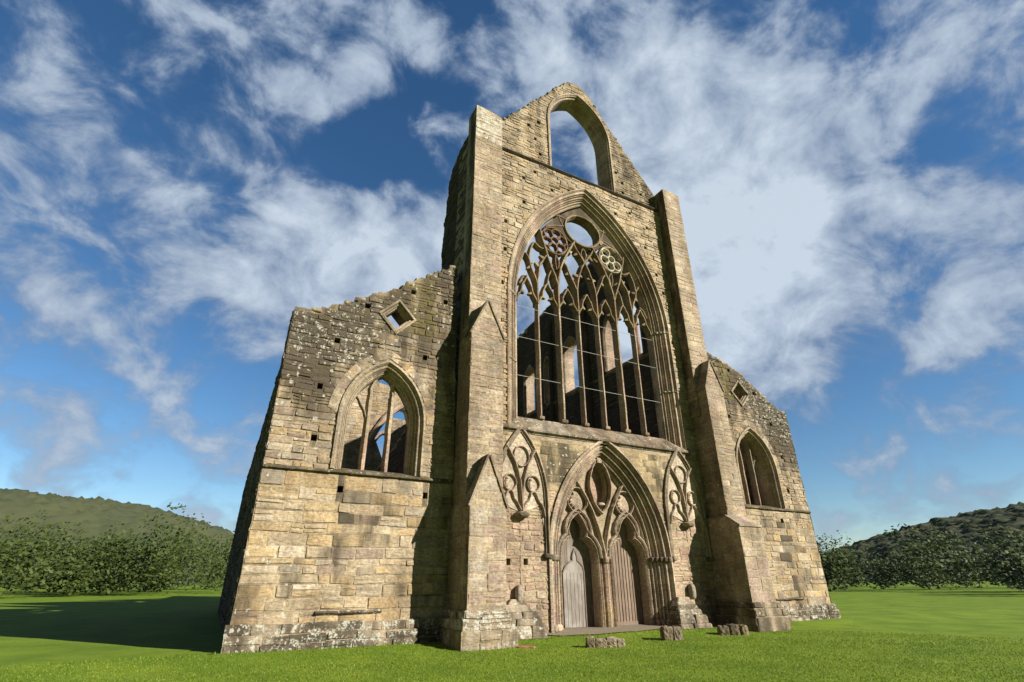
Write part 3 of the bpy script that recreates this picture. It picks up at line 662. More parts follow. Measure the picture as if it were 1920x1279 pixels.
def rose(cx, cz, r, pal, gaps, label, rpal, y=.46):
    mb = MB(); ring = [(cx + r * math.cos(a), cz + r * math.sin(a)) for a in [i * math.tau / 32 for i in range(32)]]
    bar(mb, ring, .12, .36, .44, pal=rpal, sm=0, closed=True)
    q = .275
    for i in range(7):
        if i in gaps: continue
        ccx, ccz = (cx, cz) if i == 6 else (cx + r * .60 * math.cos(i * math.pi / 3 + .3), cz + r * .60 * math.sin(i * math.pi / 3 + .3))
        m = 14; rr = q * (1.0 if i < 6 else .8)
        bar(mb, [(ccx + rr * math.cos(a) * (1 + .06 * math.sin(3 * a)), ccz + rr * math.sin(a)) for a in [j * math.tau / m for j in range(m)]], .115, .26, y - .03, pal=pal, sm=0, closed=True)
        if i < 6:
            for t in (.6, 1.6, 2.6, -.6):
                a = i * math.pi / 3 + .3 + t; spike(mb, (ccx + rr * math.cos(a), ccz + rr * math.sin(a)), (ccx + rr * .55 * math.cos(a), ccz + rr * .55 * math.sin(a)), .07, .12, y + .04, pal=pal)
    o = mb.build('rose_tracery', parent=gw); o['label'] = label
rose(-1.84, 17.62, .80, [(RED, 3), (MAUVE, 1.5)], (), 'red sandstone rose of linked foils', TP)
rose(1.84, 17.62, .80, [((.60, .57, .50), 1)], (0, 1), 'pale renewed rose with broken foils', [(PALE, 2), (BUFF, 2)])
for z in (13.24, 11.65, 9.78):
    mb = MB(); n_ = 8; r_ = .010; z += 0
    vs = [(x, .5 + r_ * math.cos(a), z + r_ * math.sin(a)) for x in (-4.12, 4.12) for a in [i * math.tau / n_ for i in range(n_)]]
    mb.add(vs, [(i, (i + 1) % n_, n_ + (i + 1) % n_, n_ + i) for i in range(n_)]); mb.build('tie_bar', IRON, gw)
course('window_sill', -5.5, 5.36, 7.2, [(-.1, -.12), (.03, -.12), (.05, -.05), (.15, -.02), (.16, .06), (-.02, .22), (-.52, .72), (-1.5, .76), (-1.5, -.12)], 0, lambda u: (.30, .42, .36), gw)

# portal ------------------------------------------------------------
pprof = [(.10, .02), (.13, -.10), (.04, -.13), (-.03, -.04), (-.05, .03), (-.12, .04)] + orders(-.12, .04, -.66, .52, 5, .14) + [(-.70, .54), (-.74, .60), (-.74, 1.3)]
mb = MB(); sweep(mb, PO.path(.32, zb=-.3), pprof, FRONT, pal=P_MOULD, wxf=lambda u, v: (.18 if v > 3.5 and abs(u) > 1 else .02, .12 if v > 3.5 else 0, 0))
portal = mb.build('portal_arch', parent=abbey)
for s in (-1, 1):
    mb = MB(); m2 = MB()
    for nn, yy in ((.02, -.02), (-.13, .06), (-.26, .17), (-.40, .30), (-.54, .42)):
        x = -.05 + s * (2.95 + nn); rock(mb, (x, yy, 2.46), (.22, .24, .22), 0, int(x * 7), .05, 3, pick(P_MOULD), (.45, 0, 0), taper=-.3, power=3.5)
        if nn < 0: rock(m2, (x, yy - .02, .12), (.24, .24, .22), 0, int(x * 5), .05, 3, pick(P_MOULD), (.15, 0, 0), taper=.3, power=3.5)
    mb.build('jamb_capital', parent=portal); m2.build('jamb_base', parent=portal)
def doorway(cx, mir=1):      # trefoil ogee outline from left foot to right foot
    h = [(.87, -.3), (.87, .8), (.87, 1.7), (.87, 2.45), (.80, 2.85), (.68, 3.05), (.52, 3.19), (.34, 3.26), (.40, 3.40), (.42, 3.60), (.35, 3.82), (.20, 4.0), (0, 4.14)]
    return [(cx - a, z) for a, z in h] + [(cx + a, z) for a, z in reversed(h[:-1])]
DL, DR_ = doorway(-1.30), doorway(1.22)
inner = Arch(-.05, 2.22, 2.45, 6.5, -.3)
mb = MB()
ip = inner.path(.35); arc = ip
out = list(arc) + list(reversed(DR_)) + list(reversed(DL))
ova = [(0, 4.32), (.26, 4.62), (.42, 5.05), (.46, 5.45), (.36, 5.9), (.16, 6.25), (0, 6.42)]
ov = [(-.04 + x, z) for x, z in ova] + [(-.04 - x, z) for x, z in reversed(ova[1:-1])]
prism(mb, out, [ov], front(.66), 0, .34, BUFF, (.0, 0, 0))
prism(mb, [(-.7, 4.22), (.62, 4.22), (.62, 6.5), (-.7, 6.5)], [], front(.985), 0, .12, PINK, (.05, 0, 0))
tymp = mb.build('tympanum', parent=portal)
mb = MB()
for D in (DL, DR_):
    Dm = D
    sweep(mb, Dm, [(-.02, 1.0), (-.02, .66), (-.0, .58), (.05, .52), (.09, .56), (.12, .68)], FRONT, pal=P_MOULD, blk=3)
    sweep(mb, [(x, z) for x, z in Dm if z > 2.4], [(.14, .68), (.15, .50), (.20, .46), (.25, .50), (.27, .68)], FRONT, pal=P_MOULD, blk=3)
PX = -.04
for s in (-1, 1):
    X = lambda a: PX + s * a
    bar(mb, [(X(.0), 2.5), (X(.12), 3.2), (X(.40), 4.1), (X(.72), 4.75), (X(1.05), 5.25), (X(1.42), 5.75)], 0.135, .26, .44, pal=P_MOULD)
    bar(mb, [(X(.0), 4.25), (X(.30), 4.5), (X(.52), 5.0), (X(.58), 5.45), (X(.46), 5.95), (X(.22), 6.35), (X(0), 6.6)], 0.12, .22, .45, pal=P_MOULD)
    c = (X(1.24), 4.72)
    bar(mb, [(c[0] + .50 * math.cos(a), c[1] + .50 * math.sin(a)) for a in [i * math.tau / 28 for i in range(28)]], 0.08, .20, .48, pal=P_MOULD, sm=0, closed=True)
    bar(mb, [(X(1.27), 4.2), (X(.98), 3.95), (X(.85), 3.6), (X(.62), 3.35), (X(.36), 3.1), (X(.16), 2.8)], .08, .18, .50, pal=P_MOULD)
    bar(mb, [(X(1.27), 4.2), (X(1.6), 3.95), (X(1.75), 3.6), (X(1.95), 3.3)], .08, .18, .50, pal=P_MOULD)
    rock(mb, (c[0], .66, c[1]), (.70, .12, .72), 0, 2, .05, 5, pick(P_MOULD), (.0, 0, 0), power=2.2)     # carved boss
    for i in range(6):                                # what is left of the foliage, on one side
        a = 2.2 + i * .55; q = .31
        rock(mb, (c[0] + q * math.cos(a), .58, c[1] + q * math.sin(a)), (.13, .10, .10), a, i + 3, .25, 3, pick(P_MOULD), (.05, 0, 0))
rock(mb, (PX, .50, 2.42), (.20, .22, .30), 0, 3, .05, 3, pick(P_MOULD), (.3, 0, 0), taper=-.4, power=3)
rock(mb, (PX, .58, 4.62), (.36, .25, .12), .1, 5, .1, 3, PALE, (.1, .1, 0), power=4)
rock(mb, (PX - .02, .50, 6.45), (.32, .2, .25), .1, 6, .2, 3, pick(P_MOULD), (.05, 0, 0))
sweep(mb, [(PX + .0, -.2 + i * .5) for i in range(6)], [(-.28, .64), (-.20, .56), (-.14, .60), (-.10, .50), (0, .44), (.10, .50), (.14, .60), (.20, .56), (.28, .64)], FRONT, pal=[(PINK, 2), (BUFF, 2), (OCHRE, 1)])
mb.build('blind_tracery', parent=portal)
def plank_door(name, x0, x1, zt, woods, parent, y):
    mb = MB(); x = x0
    while x < x1 - .02:
        b = min(x1, x + random.uniform(.13, .19)); k = random.uniform(.8, 1.15); j = random.uniform(-.008, .008)
        box(mb, x + .004, b - .004, y + j, y + .06, .03 + random.uniform(0, .015), zt, (k, k, k)); x = b
    o = mb.build(name, woods, parent); return o
# the leaves stand at the back of the reveal, behind the stone screen
d1 = plank_door('door', -2.32, -.22, 4.15, WOOD_GREY, portal, 1.04); d1['label'] = 'grey oak door with small wicket'
d2 = plank_door('door', .22, 2.28, 4.15, WOOD_BROWN, portal, 1.04); d2['label'] = 'brown ribbed oak door'
mb = MB()
wk = [(-1.84, .04), (-.80, .04), (-.80, 2.0), (-.86, 2.22), (-1.0, 2.36), (-1.10, 2.42), (-1.10, 2.55), (-1.17, 2.75), (-1.24, 2.86), (-1.31, 2.75), (-1.38, 2.55), (-1.38, 2.42), (-1.52, 2.36), (-1.72, 2.22), (-1.84, 2.0)]
prism(mb, wk, [], front(.995), 0, .04, (1, 1, 1)); wick = mb.build('wicket_panel', WOOD_PALE, portal); wick['label'] = 'pale ogee-headed wicket panel'
wick.parent = portal
mb = MB()
for i in range(6): box(mb, -1.84 + i * .173, -1.835 + i * .173, .987, .995, .06, 1.95, (.35, .35, .35))
sweep(mb, wk[1:] , [(0, .995), (.0, .97), (.05, .97), (.05, 1.03)], FRONT, pal=[((.75, .72, .7), 1)]); mb.build('wicket_moulding', WOOD_GREY, portal)
mb = MB()
for k in range(13): box(mb, .26 + k * .158, .275 + k * .158, 1.015, 1.035, .05, 3.3, (1.1, 1.1, 1.1))
box(mb, .22, 2.26, 1.01, 1.038, .02, .16, (.8, .8, .8)); mb.build('door_ribs', WOOD_BROWN, portal)

# blind arches either side of the portal ---------------------------
def blind(cx, s, label):
    BA = Arch(cx, 1.06, 4.5, 7.18, 3.3); mb = MB()
    wxh = lambda u, v: (.25, .15, 0)
    hood = BA.path(.3, zb=2.55); pts = hood
    sweep(mb, pts, [(.13, .03), (.14, -.12), (.05, -.17), (.0, -.08), (-.04, -.10), (-.08, -.02), (-.10, .03)], FRONT, pal=P_ASH, wxf=wxh)
    o = mb.build('blind_arch', parent=abbey); o['label'] = label
    mb = MB()
    prism(mb, [(x, z) for x, z in Arch(cx, 1.0, 4.5, 7.1, 3.5).path(.3)] + [(cx + .8, 4.3), (cx + .45, 4.15), (cx, 4.0), (cx - .45, 4.15), (cx - .8, 4.3)], [], front(-.045), 0, .06, PALE)
    for q in (-1, 1):
        X = lambda a: cx + q * a
        bar(mb, [(X(.0), 4.0), (X(.02), 4.6), (X(.06), 5.1), (X(.22), 5.7), (X(.45), 6.15), (X(.66), 6.45)], 0.12, .20, -.19, pal=P_MOULD)
        c = (X(.52), 5.08); bar(mb, [(c[0] + .27 * math.cos(a), c[1] + .30 * math.sin(a)) for a in [i * math.tau / 22 for i in range(22)]], 0.07, .17, -.14, pal=P_MOULD, sm=0, closed=True)
        bar(mb, [(X(.04), 4.05), (X(.18), 4.35), (X(.36), 4.5), (X(.40), 4.72), (X(.52), 4.8), (X(.66), 4.7), (X(.72), 4.48), (X(.92), 4.3), (X(1.0), 3.9)], .09, .18, -.15, pal=P_MOULD)
        for i in range(4): rock(mb, (c[0] + .17 * math.cos(2.2 + i * .6), -.07, c[1] + .19 * math.sin(2.2 + i * .6)), (.09, .08, .08), i, i, .25, 2, pick(P_MOULD), (.05, 0, 0))
        rock(mb, (X(1.06), -.06, 2.5), (.26, .26, .18), 0, 3, .06, 3, pick(P_ASH), (.5, 0, 0), taper=-.4, power=3.5)
    c = (cx, 6.12); bar(mb, [(c[0] + .33 * math.cos(a), c[1] + .40 * math.sin(a)) for a in [i * math.tau / 22 for i in range(22)]], 0.07, .17, -.14, pal=P_MOULD, sm=0, closed=True)
    mb.build('blind_tracery', parent=o)
    mb = MB(); rock(mb, (cx - .02, -.12, 3.90), (.42, .40, .24), 0, 8, .05, 4, pick(P_ASH), (.4, .1, 0), taper=-.5, power=2.8); mb.build('corbel', parent=o)
    mb = MB(); x = cx - .02
    sweep(mb, [(x, 1.0 + i * .7) for i in range(5)], [(-.05, .01), (-.03, -.03), (.03, -.03), (.05, .01)], FRONT, pal=P_ASH); mb.build('wall_shaft', parent=o)
blind(-4.27, -1, 'weathered blind traceried arch with round corbel'); blind(4.2, 1, 'blind traceried arch half in buttress shadow')

# plinth blocks either side of the door ----------------------------
def pedestal(lay, wl):
    mb = MB()
    for i, (x0, x1, dep, z0, z1, tp, jt) in enumerate(lay):
        cut = [x0] + [x0 + (x1 - x0) * t for t in jt] + [x1]
        for k, (a, b) in enumerate(zip(cut[:-1], cut[1:])):
            rock(mb, ((a + b) / 2, -dep / 2 + .05, (z0 + z1) / 2), (b - a + .01, dep + .1, z1 - z0 + .02), random.uniform(-.02, .02), i * 9 + k + int(x0 * 3), .03, 7, pick(P_ASH), (.30 + .2 * random.random(), wl * random.uniform(.6, 1.2), .25), tp, 11)
    return mb.build('pedestal', parent=abbey)
pedestal([(-5.7, -3.66, .74, -.3, .30, .03, (.35, .7)), (-5.7, -3.78, .66, .30, .50, .06, (.45,)), (-5.7, -3.84, .58, .50, .70, .10, (.3, .62)), (-5.6, -4.0, .42, .70, .92, .25, ()), (-5.0, -4.15, .28, .9, 1.08, .45, ())], .55)
pedestal([(2.44, 4.20, .74, -.3, .10, .06, (.4,)), (2.50, 4.08, .66, .10, .40, .14, (.55,)), (2.60, 3.92, .56, .40, .60, .10, ()), (2.56, 3.84, .50, .60, .76, .18, ()), (2.72, 3.70, .38, .74, 1.04, .40, ())], .55)
for cx in (-4.46, 3.86):
    mb = MB(); rock(mb, (cx, -.14, 1.24), (.25, .30, .60), 0, 4, .03, 5, GREY, (.15, .05, 0), power=3.2); mb.build('colonnette_stump', parent=abbey)

# ================================================================== AISLE WALLS
def aisle(s, label):
    X = lambda a: s * a
    AW = Arch(X(9.83), 1.42, 6.85, 8.98, 5.02); AWc = Arch(X(9.83), 1.46, 6.85, 9.03, 5.0); DW = Diamond(X(9.68), 11.02, .60, .62)
    top = [(7.3, 14.15), (8.2, 13.5), (9.1, 12.85), (9.9, 12.2), (10.7, 11.72), (11.5, 11.25), (12.5, 10.66), (13.0, 10.44), (13.38, 10.6)]
    if s > 0: top = [(6.6, 13.6), (7.7, 13.1), (8.4, 12.86), (9.4, 12.52), (10.2, 12.2), (11.2, 11.5), (12.2, 10.9), (13.0, 10.44), (13.38, 10.5)]
    tl = [(X(a), z) for a, z in top]; tl = tl if s > 0 else tl[::-1]
    xa, xb = (6.2, 13.38) if s > 0 else (-13.38, -6.9)
    ph = [Rect(s * x - .10, s * x + .10, z - .11, z + .10) for x, z in [(10.87, 11.21), (9.14, 12.3), (11.77, 9.55), (12.11, 7.75), (12.02, 5.96), (10.97, 4.39), (8.09, 4.38), (8.46, 9.54), (7.75, 12.2)]]
    mb = MB(); rg = ragged(tl, .3, .07)
    prism(mb, [(xa, -.5), (xb, -.5)] + [(max(xa, min(xb, x)), z) for x, z in reversed(rg)], [AWc.path(.4), DW.poly()] + [r.poly() for r in ph], front(.02), 0, 1.15, MORTAR, (.42, .2, .32))
    sh = Poly([(xa, -.4), (xb, -.4)] + [(x, z - .02) for x, z in reversed(tl)])
    def wxf(u, v):
        a = abs(u); d = .04 + .12 * random.random(); wl = .0; g = 0
        lft = max(0, min(1, (a - 10.6) / 1.6)); hi = max(0, min(1, (v - 6) / 2.5))
        d += .16 * hi + .50 * lft * hi + (.24 * max(0, min(1, (v - 8.6) / 2)))
        if v > 8.6 and a > 10: wl = .55
        elif v > 6: wl = .14 + .15 * lft
        elif a > 12: wl = .3
        if v > 10.2: g = .16
        if 8.2 < a < 9.2 and v > 10.4: g = .5
        if a < 8.0 and v > 11: wl = .35; g = .2
        if v < 4.95: d -= .12 + random.choice((0, 0, -.3))
        if 10.6 < a < 11.2 and 2.4 < v < 4.6: d += .3
        return (d, wl, g)
    def palf(u, v): return P_AISLE if v > 5 else [(OCHRE, 5), (BUFF, 4), (GREY, 1.3), (MAUVE, 1), (PALE, 1.3)]
    fr = free_of(sh, [AWc, DW] + ph)
    panel(mb, front(.02), fr, .55, 4.85, ch=(.17, .42), wd=(.30, .95), wxf=wxf, palf=palf, pr=(.004, .030))
    panel(mb, front(.02), fr, 4.95, 14.2, ch=(.15, .30), wd=(.22, .6), wxf=wxf, palf=palf, pr=(.006, .04))
    caprow(mb, tl, front(.02), 1.1, P_AISLE, (.2, .5, .4), .36, .12)
    if s < 0: panel(mb, west(-13.38), free_of(Rect(-1.1, 0, 0, 10.4), []), -.4, 10.4, pal=P_DARK, d=.0, wxf=lambda u, v: (.5, .4, .1))
    else: panel(mb, east(13.38), free_of(Rect(0, 1.1, 0, 10.4), []), -.4, 10.4, pal=P_AISLE, wxf=lambda u, v: (.2, .3, .1))
    aw = mb.build('aisle_wall', parent=abbey); aw['label'] = label
    # voussoirs above the window (relieving arch)
    mb = MB()
    rel = Arch(X(9.83), 1.62, 6.85, 9.22, 7.6).path(.19)
    sweep(mb, [p for p in rel], [(.0, .02), (.0, -.012), (.30, -.012), (.30, .02)], FRONT, pal=P_AISLE, blk=1, wxf=lambda u, v: (random.random() * .4, .2, 0)); mb.build('relieving_arch', parent=aw)
    mb = MB()
    sweep(mb, AW.path(.34), [(.13, .02), (.14, -.07), (.06, -.09), (.01, -.01), (-.01, .05), (-.05, .04)] + orders(-.05, .05, -.28, .42, 3, .08) + [(-.30, .50), (-.30, .78), (-.1, 1.0), (.02, 1.16)], FRONT, pal=P_ASH, wxf=lambda u, v: (.05, .15, .05))
    win = mb.build('aisle_window', parent=aw)
    for x in (X(10.25), X(9.44)):
        m2 = MB(); ph_ = [(x, 5.1 + i * .4) for i in range(8)] + []
        sweep(m2, ph_, barprof(.21, .34, .50), FRONT, pal=[(BUFF, 2), (GREY, 1), (PINK, 1)] if abs(x) > 9.8 else [(PINK, 2), (MAUVE, 1), (BUFF, 1)], pclosed=True, blk=3); m2.build('mullion', parent=win)
    m2 = MB(); tb = lambda: m2.build('tracery_bar', parent=win)
    bar(m2, [(X(10.27), 6.9), (X(10.4), 7.3), (X(10.55), 7.5), (X(10.66), 7.75), (X(10.95), 7.9)], .12, .24, .55, pal=P_ASH); tb(); m2 = MB()
    bar(m2, [(X(9.44), 7.8), (X(9.43), 8.25), (X(9.50), 8.5), (X(9.68), 8.72), (X(9.84), 9.0)], .17, .32, .50, pal=P_ASH); tb(); m2 = MB()
    bar(m2, [(X(10.25), 7.8), (X(10.25), 8.2), (X(10.14), 8.45), (X(9.95), 8.75), (X(9.84), 9.0)], .17, .32, .50, pal=P_ASH); tb(); m2 = MB()
    bar(m2, [(X(8.62), 6.7), (X(8.75), 7.15), (X(8.85), 7.45), (X(9.02), 7.52)], .12, .24, .55, pal=P_ASH)
    m2.build('tracery_bar', parent=win)
    mb = MB(); h1 = [(X(9.68) - .60, 11.02), (X(9.68), 10.40), (X(9.68) + .60, 11.02), (X(9.68), 11.64)]
    sweep(mb, h1[::-1], [(.10, .03), (.11, -.05), (.03, -.06), (.0, .03), (-.06, .04), (-.07, .12), (-.11, .14), (-.12, .34), (-.01, .46), (-.002, 1.16)], FRONT, closed=True, pal=P_ASH, wxf=lambda u, v: (.25, .15, .15)); mb.build('diamond_window', parent=aw)
    course('string_course', xa if s > 0 else xa + .0, xb, 4.9, [(-.1, -.05), (.02, -.05), (.09, -.01), (.09, .03), (.01, .09), (-.55, .26), (-.55, .0)], 0, (.5, .4, .45), aw)
    # plinth and drip
    mb = MB()
    wxp = lambda u, v: (.35 + .3 * random.random(), .62, .18)
    a_, b_ = (xa - .1, xb + .1)
    for g, z0, z1 in ((.24, -.5, .34), (.12, .34, .60)):
        prism(mb, [(a_, z0), (b_, z0), (b_, z1), (a_, z1)], [], front(-g), 0, g + .05)
        panel(mb, front(-g), free_of(Rect(a_, b_, z0, z1), []), z0, z1, ch=(.28, .34), wd=(.4, .95), pal=P_ASH, wxf=wxp)
    mb.build('plinth', parent=aw)
    d0, d1_ = sorted((X(11.22), X(9.25))); course('drip_course', d0, d1_, .84, [(-.05, -.05), (.04, -.05), (.09, 0), (.03, .05), (-.05, .05)], 0, (.5, .5, 0), aw)
    return aw
aisle(-1, 'lichened north aisle end wall with sloping ruined top'); aisle(1, 'south aisle end wall beyond right buttress')

# ================================================================== ruined masonry behind
def slab(name, out, holes, fr, th, pal, wxf, ch=(.22, .36), wd=(.35, .8), blocks=(), shape=None, both=None, z0=0, z1=20, caps=None):
    mb = MB(); prism(mb, out, holes, fr, 0, th)
    panel(mb, fr, free_of(shape or Poly(out), list(blocks)), z0, z1, ch=ch, wd=wd, pal=pal, wxf=wxf)
    if caps: caprow(mb, caps, fr, th, pal, (.3, .2, .2), .45)
    return mb.build(name, parent=abbey)
# the stub of the north clerestory wall clasping the left buttress, its broken edge to the rear
yz = [(0, 8), (3.25, 8), (3.3, 14), (3.45, 15.2), (3.28, 16.1), (3.5, 17), (3.3, 18.5), (3.42, 18.9), (3.15, 19.4), (3.2, 20.3), (2.98, 20.5), (3.05, 21.2), (2.6, 22.0), (1.65, 22.5), (.3, 22.55), (0, 22.4)]
slab('clerestory_wall_stub', [(-y, z) for y, z in yz], [], west(-6.88), 1.3, P_DARK, lambda u, v: (.65, .05, .1), z0=9, z1=22.5, caps=[(-3.0, 21.2), (-2.6, 22.0), (-1.65, 22.5), (-.3, 22.55)])  # strong stain paints the shade of this side into the stone
# south nave wall with clerestory openings, seen through the great window from inside (faces -x)
cl = [(2.4, 5.75, 17.6), (8.7, 10.45, 17.2), (12.3, 13.0, 16.8), (14.5, 16.1, 17.0), (20.2, 22.4, 17.0), (25, 27.2, 17.0), (30, 32.2, 17.0), (35, 37.2, 17)]
CW = []
for a, b, t in cl: A_ = Arch(-(a + b) / 2, (b - a) / 2, t - (b - a) * .55, t + .25, 13.5); CW.append(A_)
topw = [(-46, 20.2), (-30, 20.6), (-17, 20.75), (-12, 21.3), (-6, 22.2), (-1.5, 22.4)]
arc_ = [Arch(-5.0 - 5.4 * i, 2.2, 4.5, 8.2, -.3) for i in range(7)]
rgt = ragged(topw, .5, .10)
snw = slab('south_nave_wall', [(-46, -.5)] + [p for A_ in reversed(arc_) for p in [(q[0], max(q[1], -.49)) for q in A_.path(.6)]] + [(-1.5, -.5)] + rgt[::-1], [A_.path(.5) for A_ in CW], west(5.2), .8, P_DARK, lambda u, v: (.7, .0, .0),  # dark weathering, deepened to put the interior's shade into the colour
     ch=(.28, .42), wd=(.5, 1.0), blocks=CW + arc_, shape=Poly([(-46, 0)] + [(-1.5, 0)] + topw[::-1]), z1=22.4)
for a, b, t in cl[:4]:
    fr = west(5.2); A_ = Arch(-(a + b) / 2, (b - a) / 2, t - (b - a) * .55, t + .25, 13.5); mb = MB()
    sweep(mb, A_.path(.4), [(.16, .0), (.14, -.06), (.04, -.05), (-.06, .08), (-.08, .5), (-.08, .82)], fr, pal=P_MOULD)
    cw = mb.build('clerestory_window', parent=snw)
    if b - a > 1.5:
        mb = MB(); sweep(mb, [(-(a + (b - a) * (.33 if a < 5 else .28)), 13.4 + i * .4) for i in range(9)], barprof(.22, .3, .6), fr, pal=[(RED, 1), (MAUVE, 1)], pclosed=True); mb.build('mullion', parent=cw)
for y in (7.6, 12.0, 17.4, 23):
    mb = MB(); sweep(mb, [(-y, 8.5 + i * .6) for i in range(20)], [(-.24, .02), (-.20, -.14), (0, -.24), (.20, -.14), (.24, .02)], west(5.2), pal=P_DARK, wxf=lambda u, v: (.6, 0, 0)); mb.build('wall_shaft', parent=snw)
course('nave_string_course', -40, -1.5, 13.2, [(-.05, -.1), (.05, -.1), (.14, 0), (.14, .05), (-.05, .16)], 0, (.3, 0, 0), abbey, fr=west(5.2), step=1.2)
# north aisle outer wall going back from the corner (outer face -x, inner face +x)
rg = ragged([(-22, 7.5), (-12, 8.6), (-6, 9.4), (-1.1, 10.2)], .5, .15)
ao = slab('north_aisle_wall', [(-22, -.5), (-1.15, -.5)] + rg[::-1], [], west(-13.3), 1.0, P_DARK, lambda u, v: (.45, .3, .15), ch=(.22, .34), z1=10.2)
mb = MB(); panel(mb, east(-12.3), free_of(Poly([(1.2, 0), (22, 0), (22, 7.3), (12, 8.4), (6, 9.2), (1.2, 10)]), []), 0, 9.8, pal=P_AISLE, wxf=lambda u, v: (.12, .2, .1)); mb.build('inner_face', parent=ao)
# far cross walls of the north aisle and transept, seen through the aisle window
t24 = [(-12.3, -.4), (-5.45, -.4), (-5.3, 8.9), (-5.15, 10.1), (-4.85, 12.0), (-4.2, 13.3), (-3.3, 14.6), (-2.2, 15.3), (-2.5, 16.2), (-3.5, 16.9), (-5.2, 17.2), (-7.8, 16.7), (-12.3, 15.8)]
slab('crossing_wall', t24, [], front(24), .9, P_AISLE, lambda u, v: (.16, .2, .12), ch=(.22, .36), wd=(.3, .7), z1=17.1, caps=[(-12, 15.8), (-7.8, 16.7), (-5.2, 17.2), (-3.5, 16.9), (-2.5, 16.2)])
mb = MB(); sweep(mb, resample([(-5.5, 8.4), (-5.25, 10.1), (-4.95, 12.0), (-4.3, 13.4), (-3.4, 14.7), (-2.1, 15.7)], smooth=2), [(-.25, 24.9), (-.25, 23.7), (-.08, 23.55), (.12, 23.55), (.25, 23.7), (.25, 24.9)], FRONT, pal=[(BUFF, 2), (PINK, 2), (PALE, 2)], pclosed=True, blk=2)
mb.build('arch_rib', parent=abbey)
mb = MB(); sweep(mb, resample([(-4.4, 11.6), (-3.67, 12.89), (-3.19, 13.7), (-2.7, 14.05), (-2.1, 13.7), (-1.3, 12.6), (-.6, 10.9)], smooth=2), [(-.16, 28.6), (-.16, 28), (.16, 28), (.16, 28.6)], FRONT, pal=[(MAUVE, 2), (PINK, 2)], pclosed=True, blk=2)
mb.build('arch_rib', parent=abbey)
slab('transept_wall', [(-9, -.4), (-.9, -.4), (-.62, 10.8), (-.9, 12.1), (-1.6, 13.6), (-2.3, 15.1), (-3.8, 14.8), (-9, 14.2)], [], front(34), 1.1, P_AISLE, lambda u, v: (.12, .1, .1), z1=15)
slab('transept_wall', [(-.3, -.4), (5, -.4), (5, 17.2), (2.3, 17.6), (.0, 17.8), (-.3, 16.6)], [], front(36), 1.1, P_DARK, lambda u, v: (.2, .3, .1), z1=17.7)
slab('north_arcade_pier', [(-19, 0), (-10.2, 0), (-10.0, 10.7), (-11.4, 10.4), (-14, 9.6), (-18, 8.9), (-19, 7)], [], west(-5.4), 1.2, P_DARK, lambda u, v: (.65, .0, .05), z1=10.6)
# the wall running back on the south side of the south aisle
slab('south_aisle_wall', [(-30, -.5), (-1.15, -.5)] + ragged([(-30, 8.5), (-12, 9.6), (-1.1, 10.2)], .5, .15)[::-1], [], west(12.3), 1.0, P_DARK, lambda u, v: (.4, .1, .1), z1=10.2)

# ================================================================== ground
def gz(x, y): return -.04 - .13 * min(1, max(0, (-y - .3) / 1.8)) + .03 * noise.noise(Vector((x * .25, y * .25, 0)))
mb = MB()
def grid(xs, ys, zf):
    vs = [(x, y, zf(x, y)) for y in ys for x in xs]; n_ = len(xs)
    return vs, [(j * n_ + i, j * n_ + i + 1, (j + 1) * n_ + i + 1, (j + 1) * n_ + i) for j in range(len(ys) - 1) for i in range(n_ - 1)]
def span(near, far, st, k):
    out = [near * 0 + i * st for i in range(int(near / st) + 1)]; v = out[-1]; s_ = st
    while v < far: s_ *= k; v += s_; out.append(v)
    return [-a for a in reversed(out[1:])] + out
xs = span(30, 2500, .5, 1.5); ys = span(30, 2500, .5, 1.5)
v_, f_ = grid(xs, ys, lambda x, y: gz(x, y) if abs(x) < 60 and abs(y) < 60 else -.18); mb.add(v_, f_)
tag(mb.build('ground', GROUND, smooth=True), kind='structure')
mb = MB(); pth = [(-3.5, -.35), (-3.0, -.62), (-2.4, -.55), (-1.6, -.70), (-.6, -.58), (.4, -.66), (1.4, -.50), (2.3, -.55), (3.0, -.25), (3.0, 1.4), (-3.0, 1.4), (-3.3, .2)]
vs = [(x, y, gz(x, y) + .03 if y < 0 else .03) for x, y in pth] + [(0, .3, .03)]
mb.add(vs, [(i, (i + 1) % len(pth), len(pth)) for i in range(len(pth))]); tag(mb.build('path', PATHM), kind='structure')
mb = MB(); rs = random.Random(5)
def soil(pts, wd_):
    for (x0, y0), (x1, y1) in zip(pts[:-1], pts[1:]):
        k = max(1, int(math.hypot(x1 - x0, y1 - y0) / .15)); nx, ny = (y1 - y0), -(x1 - x0); l_ = math.hypot(nx, ny); nx /= l_; ny /= l_; prev = None
        for i in range(k + 1):
            t = i / k; x, y = x0 + (x1 - x0) * t, y0 + (y1 - y0) * t; w_ = wd_ * (1 + .8 * noise.noise(Vector((x * 3, y * 3, 1))))
            cur = [(x, y, gz(x, y) + .012), (x + nx * w_, y + ny * w_, gz(x + nx * w_, y + ny * w_) + .006)]
            if prev: mb.add(prev + cur, [(0, 2, 3, 1)])
            prev = cur
soil([(-13.7, -.2), (-7.4, -.2)], -.09); soil([(-7.35, -.25), (-7.35, -1.9)], -.1); soil([(-7.4, -1.9), (-5.45, -1.9)], -.08); soil([(-5.5, -.8), (-3.6, -.8)], -.12); soil([(2.4, -.8), (4.5, -.8)], -.12); soil([(5.1, -2.05), (7.1, -2.05)], -.08); soil([(7.1, -.2), (13.6, -.2)], -.08)
tag(mb.build('soil', PATHM), kind='structure')
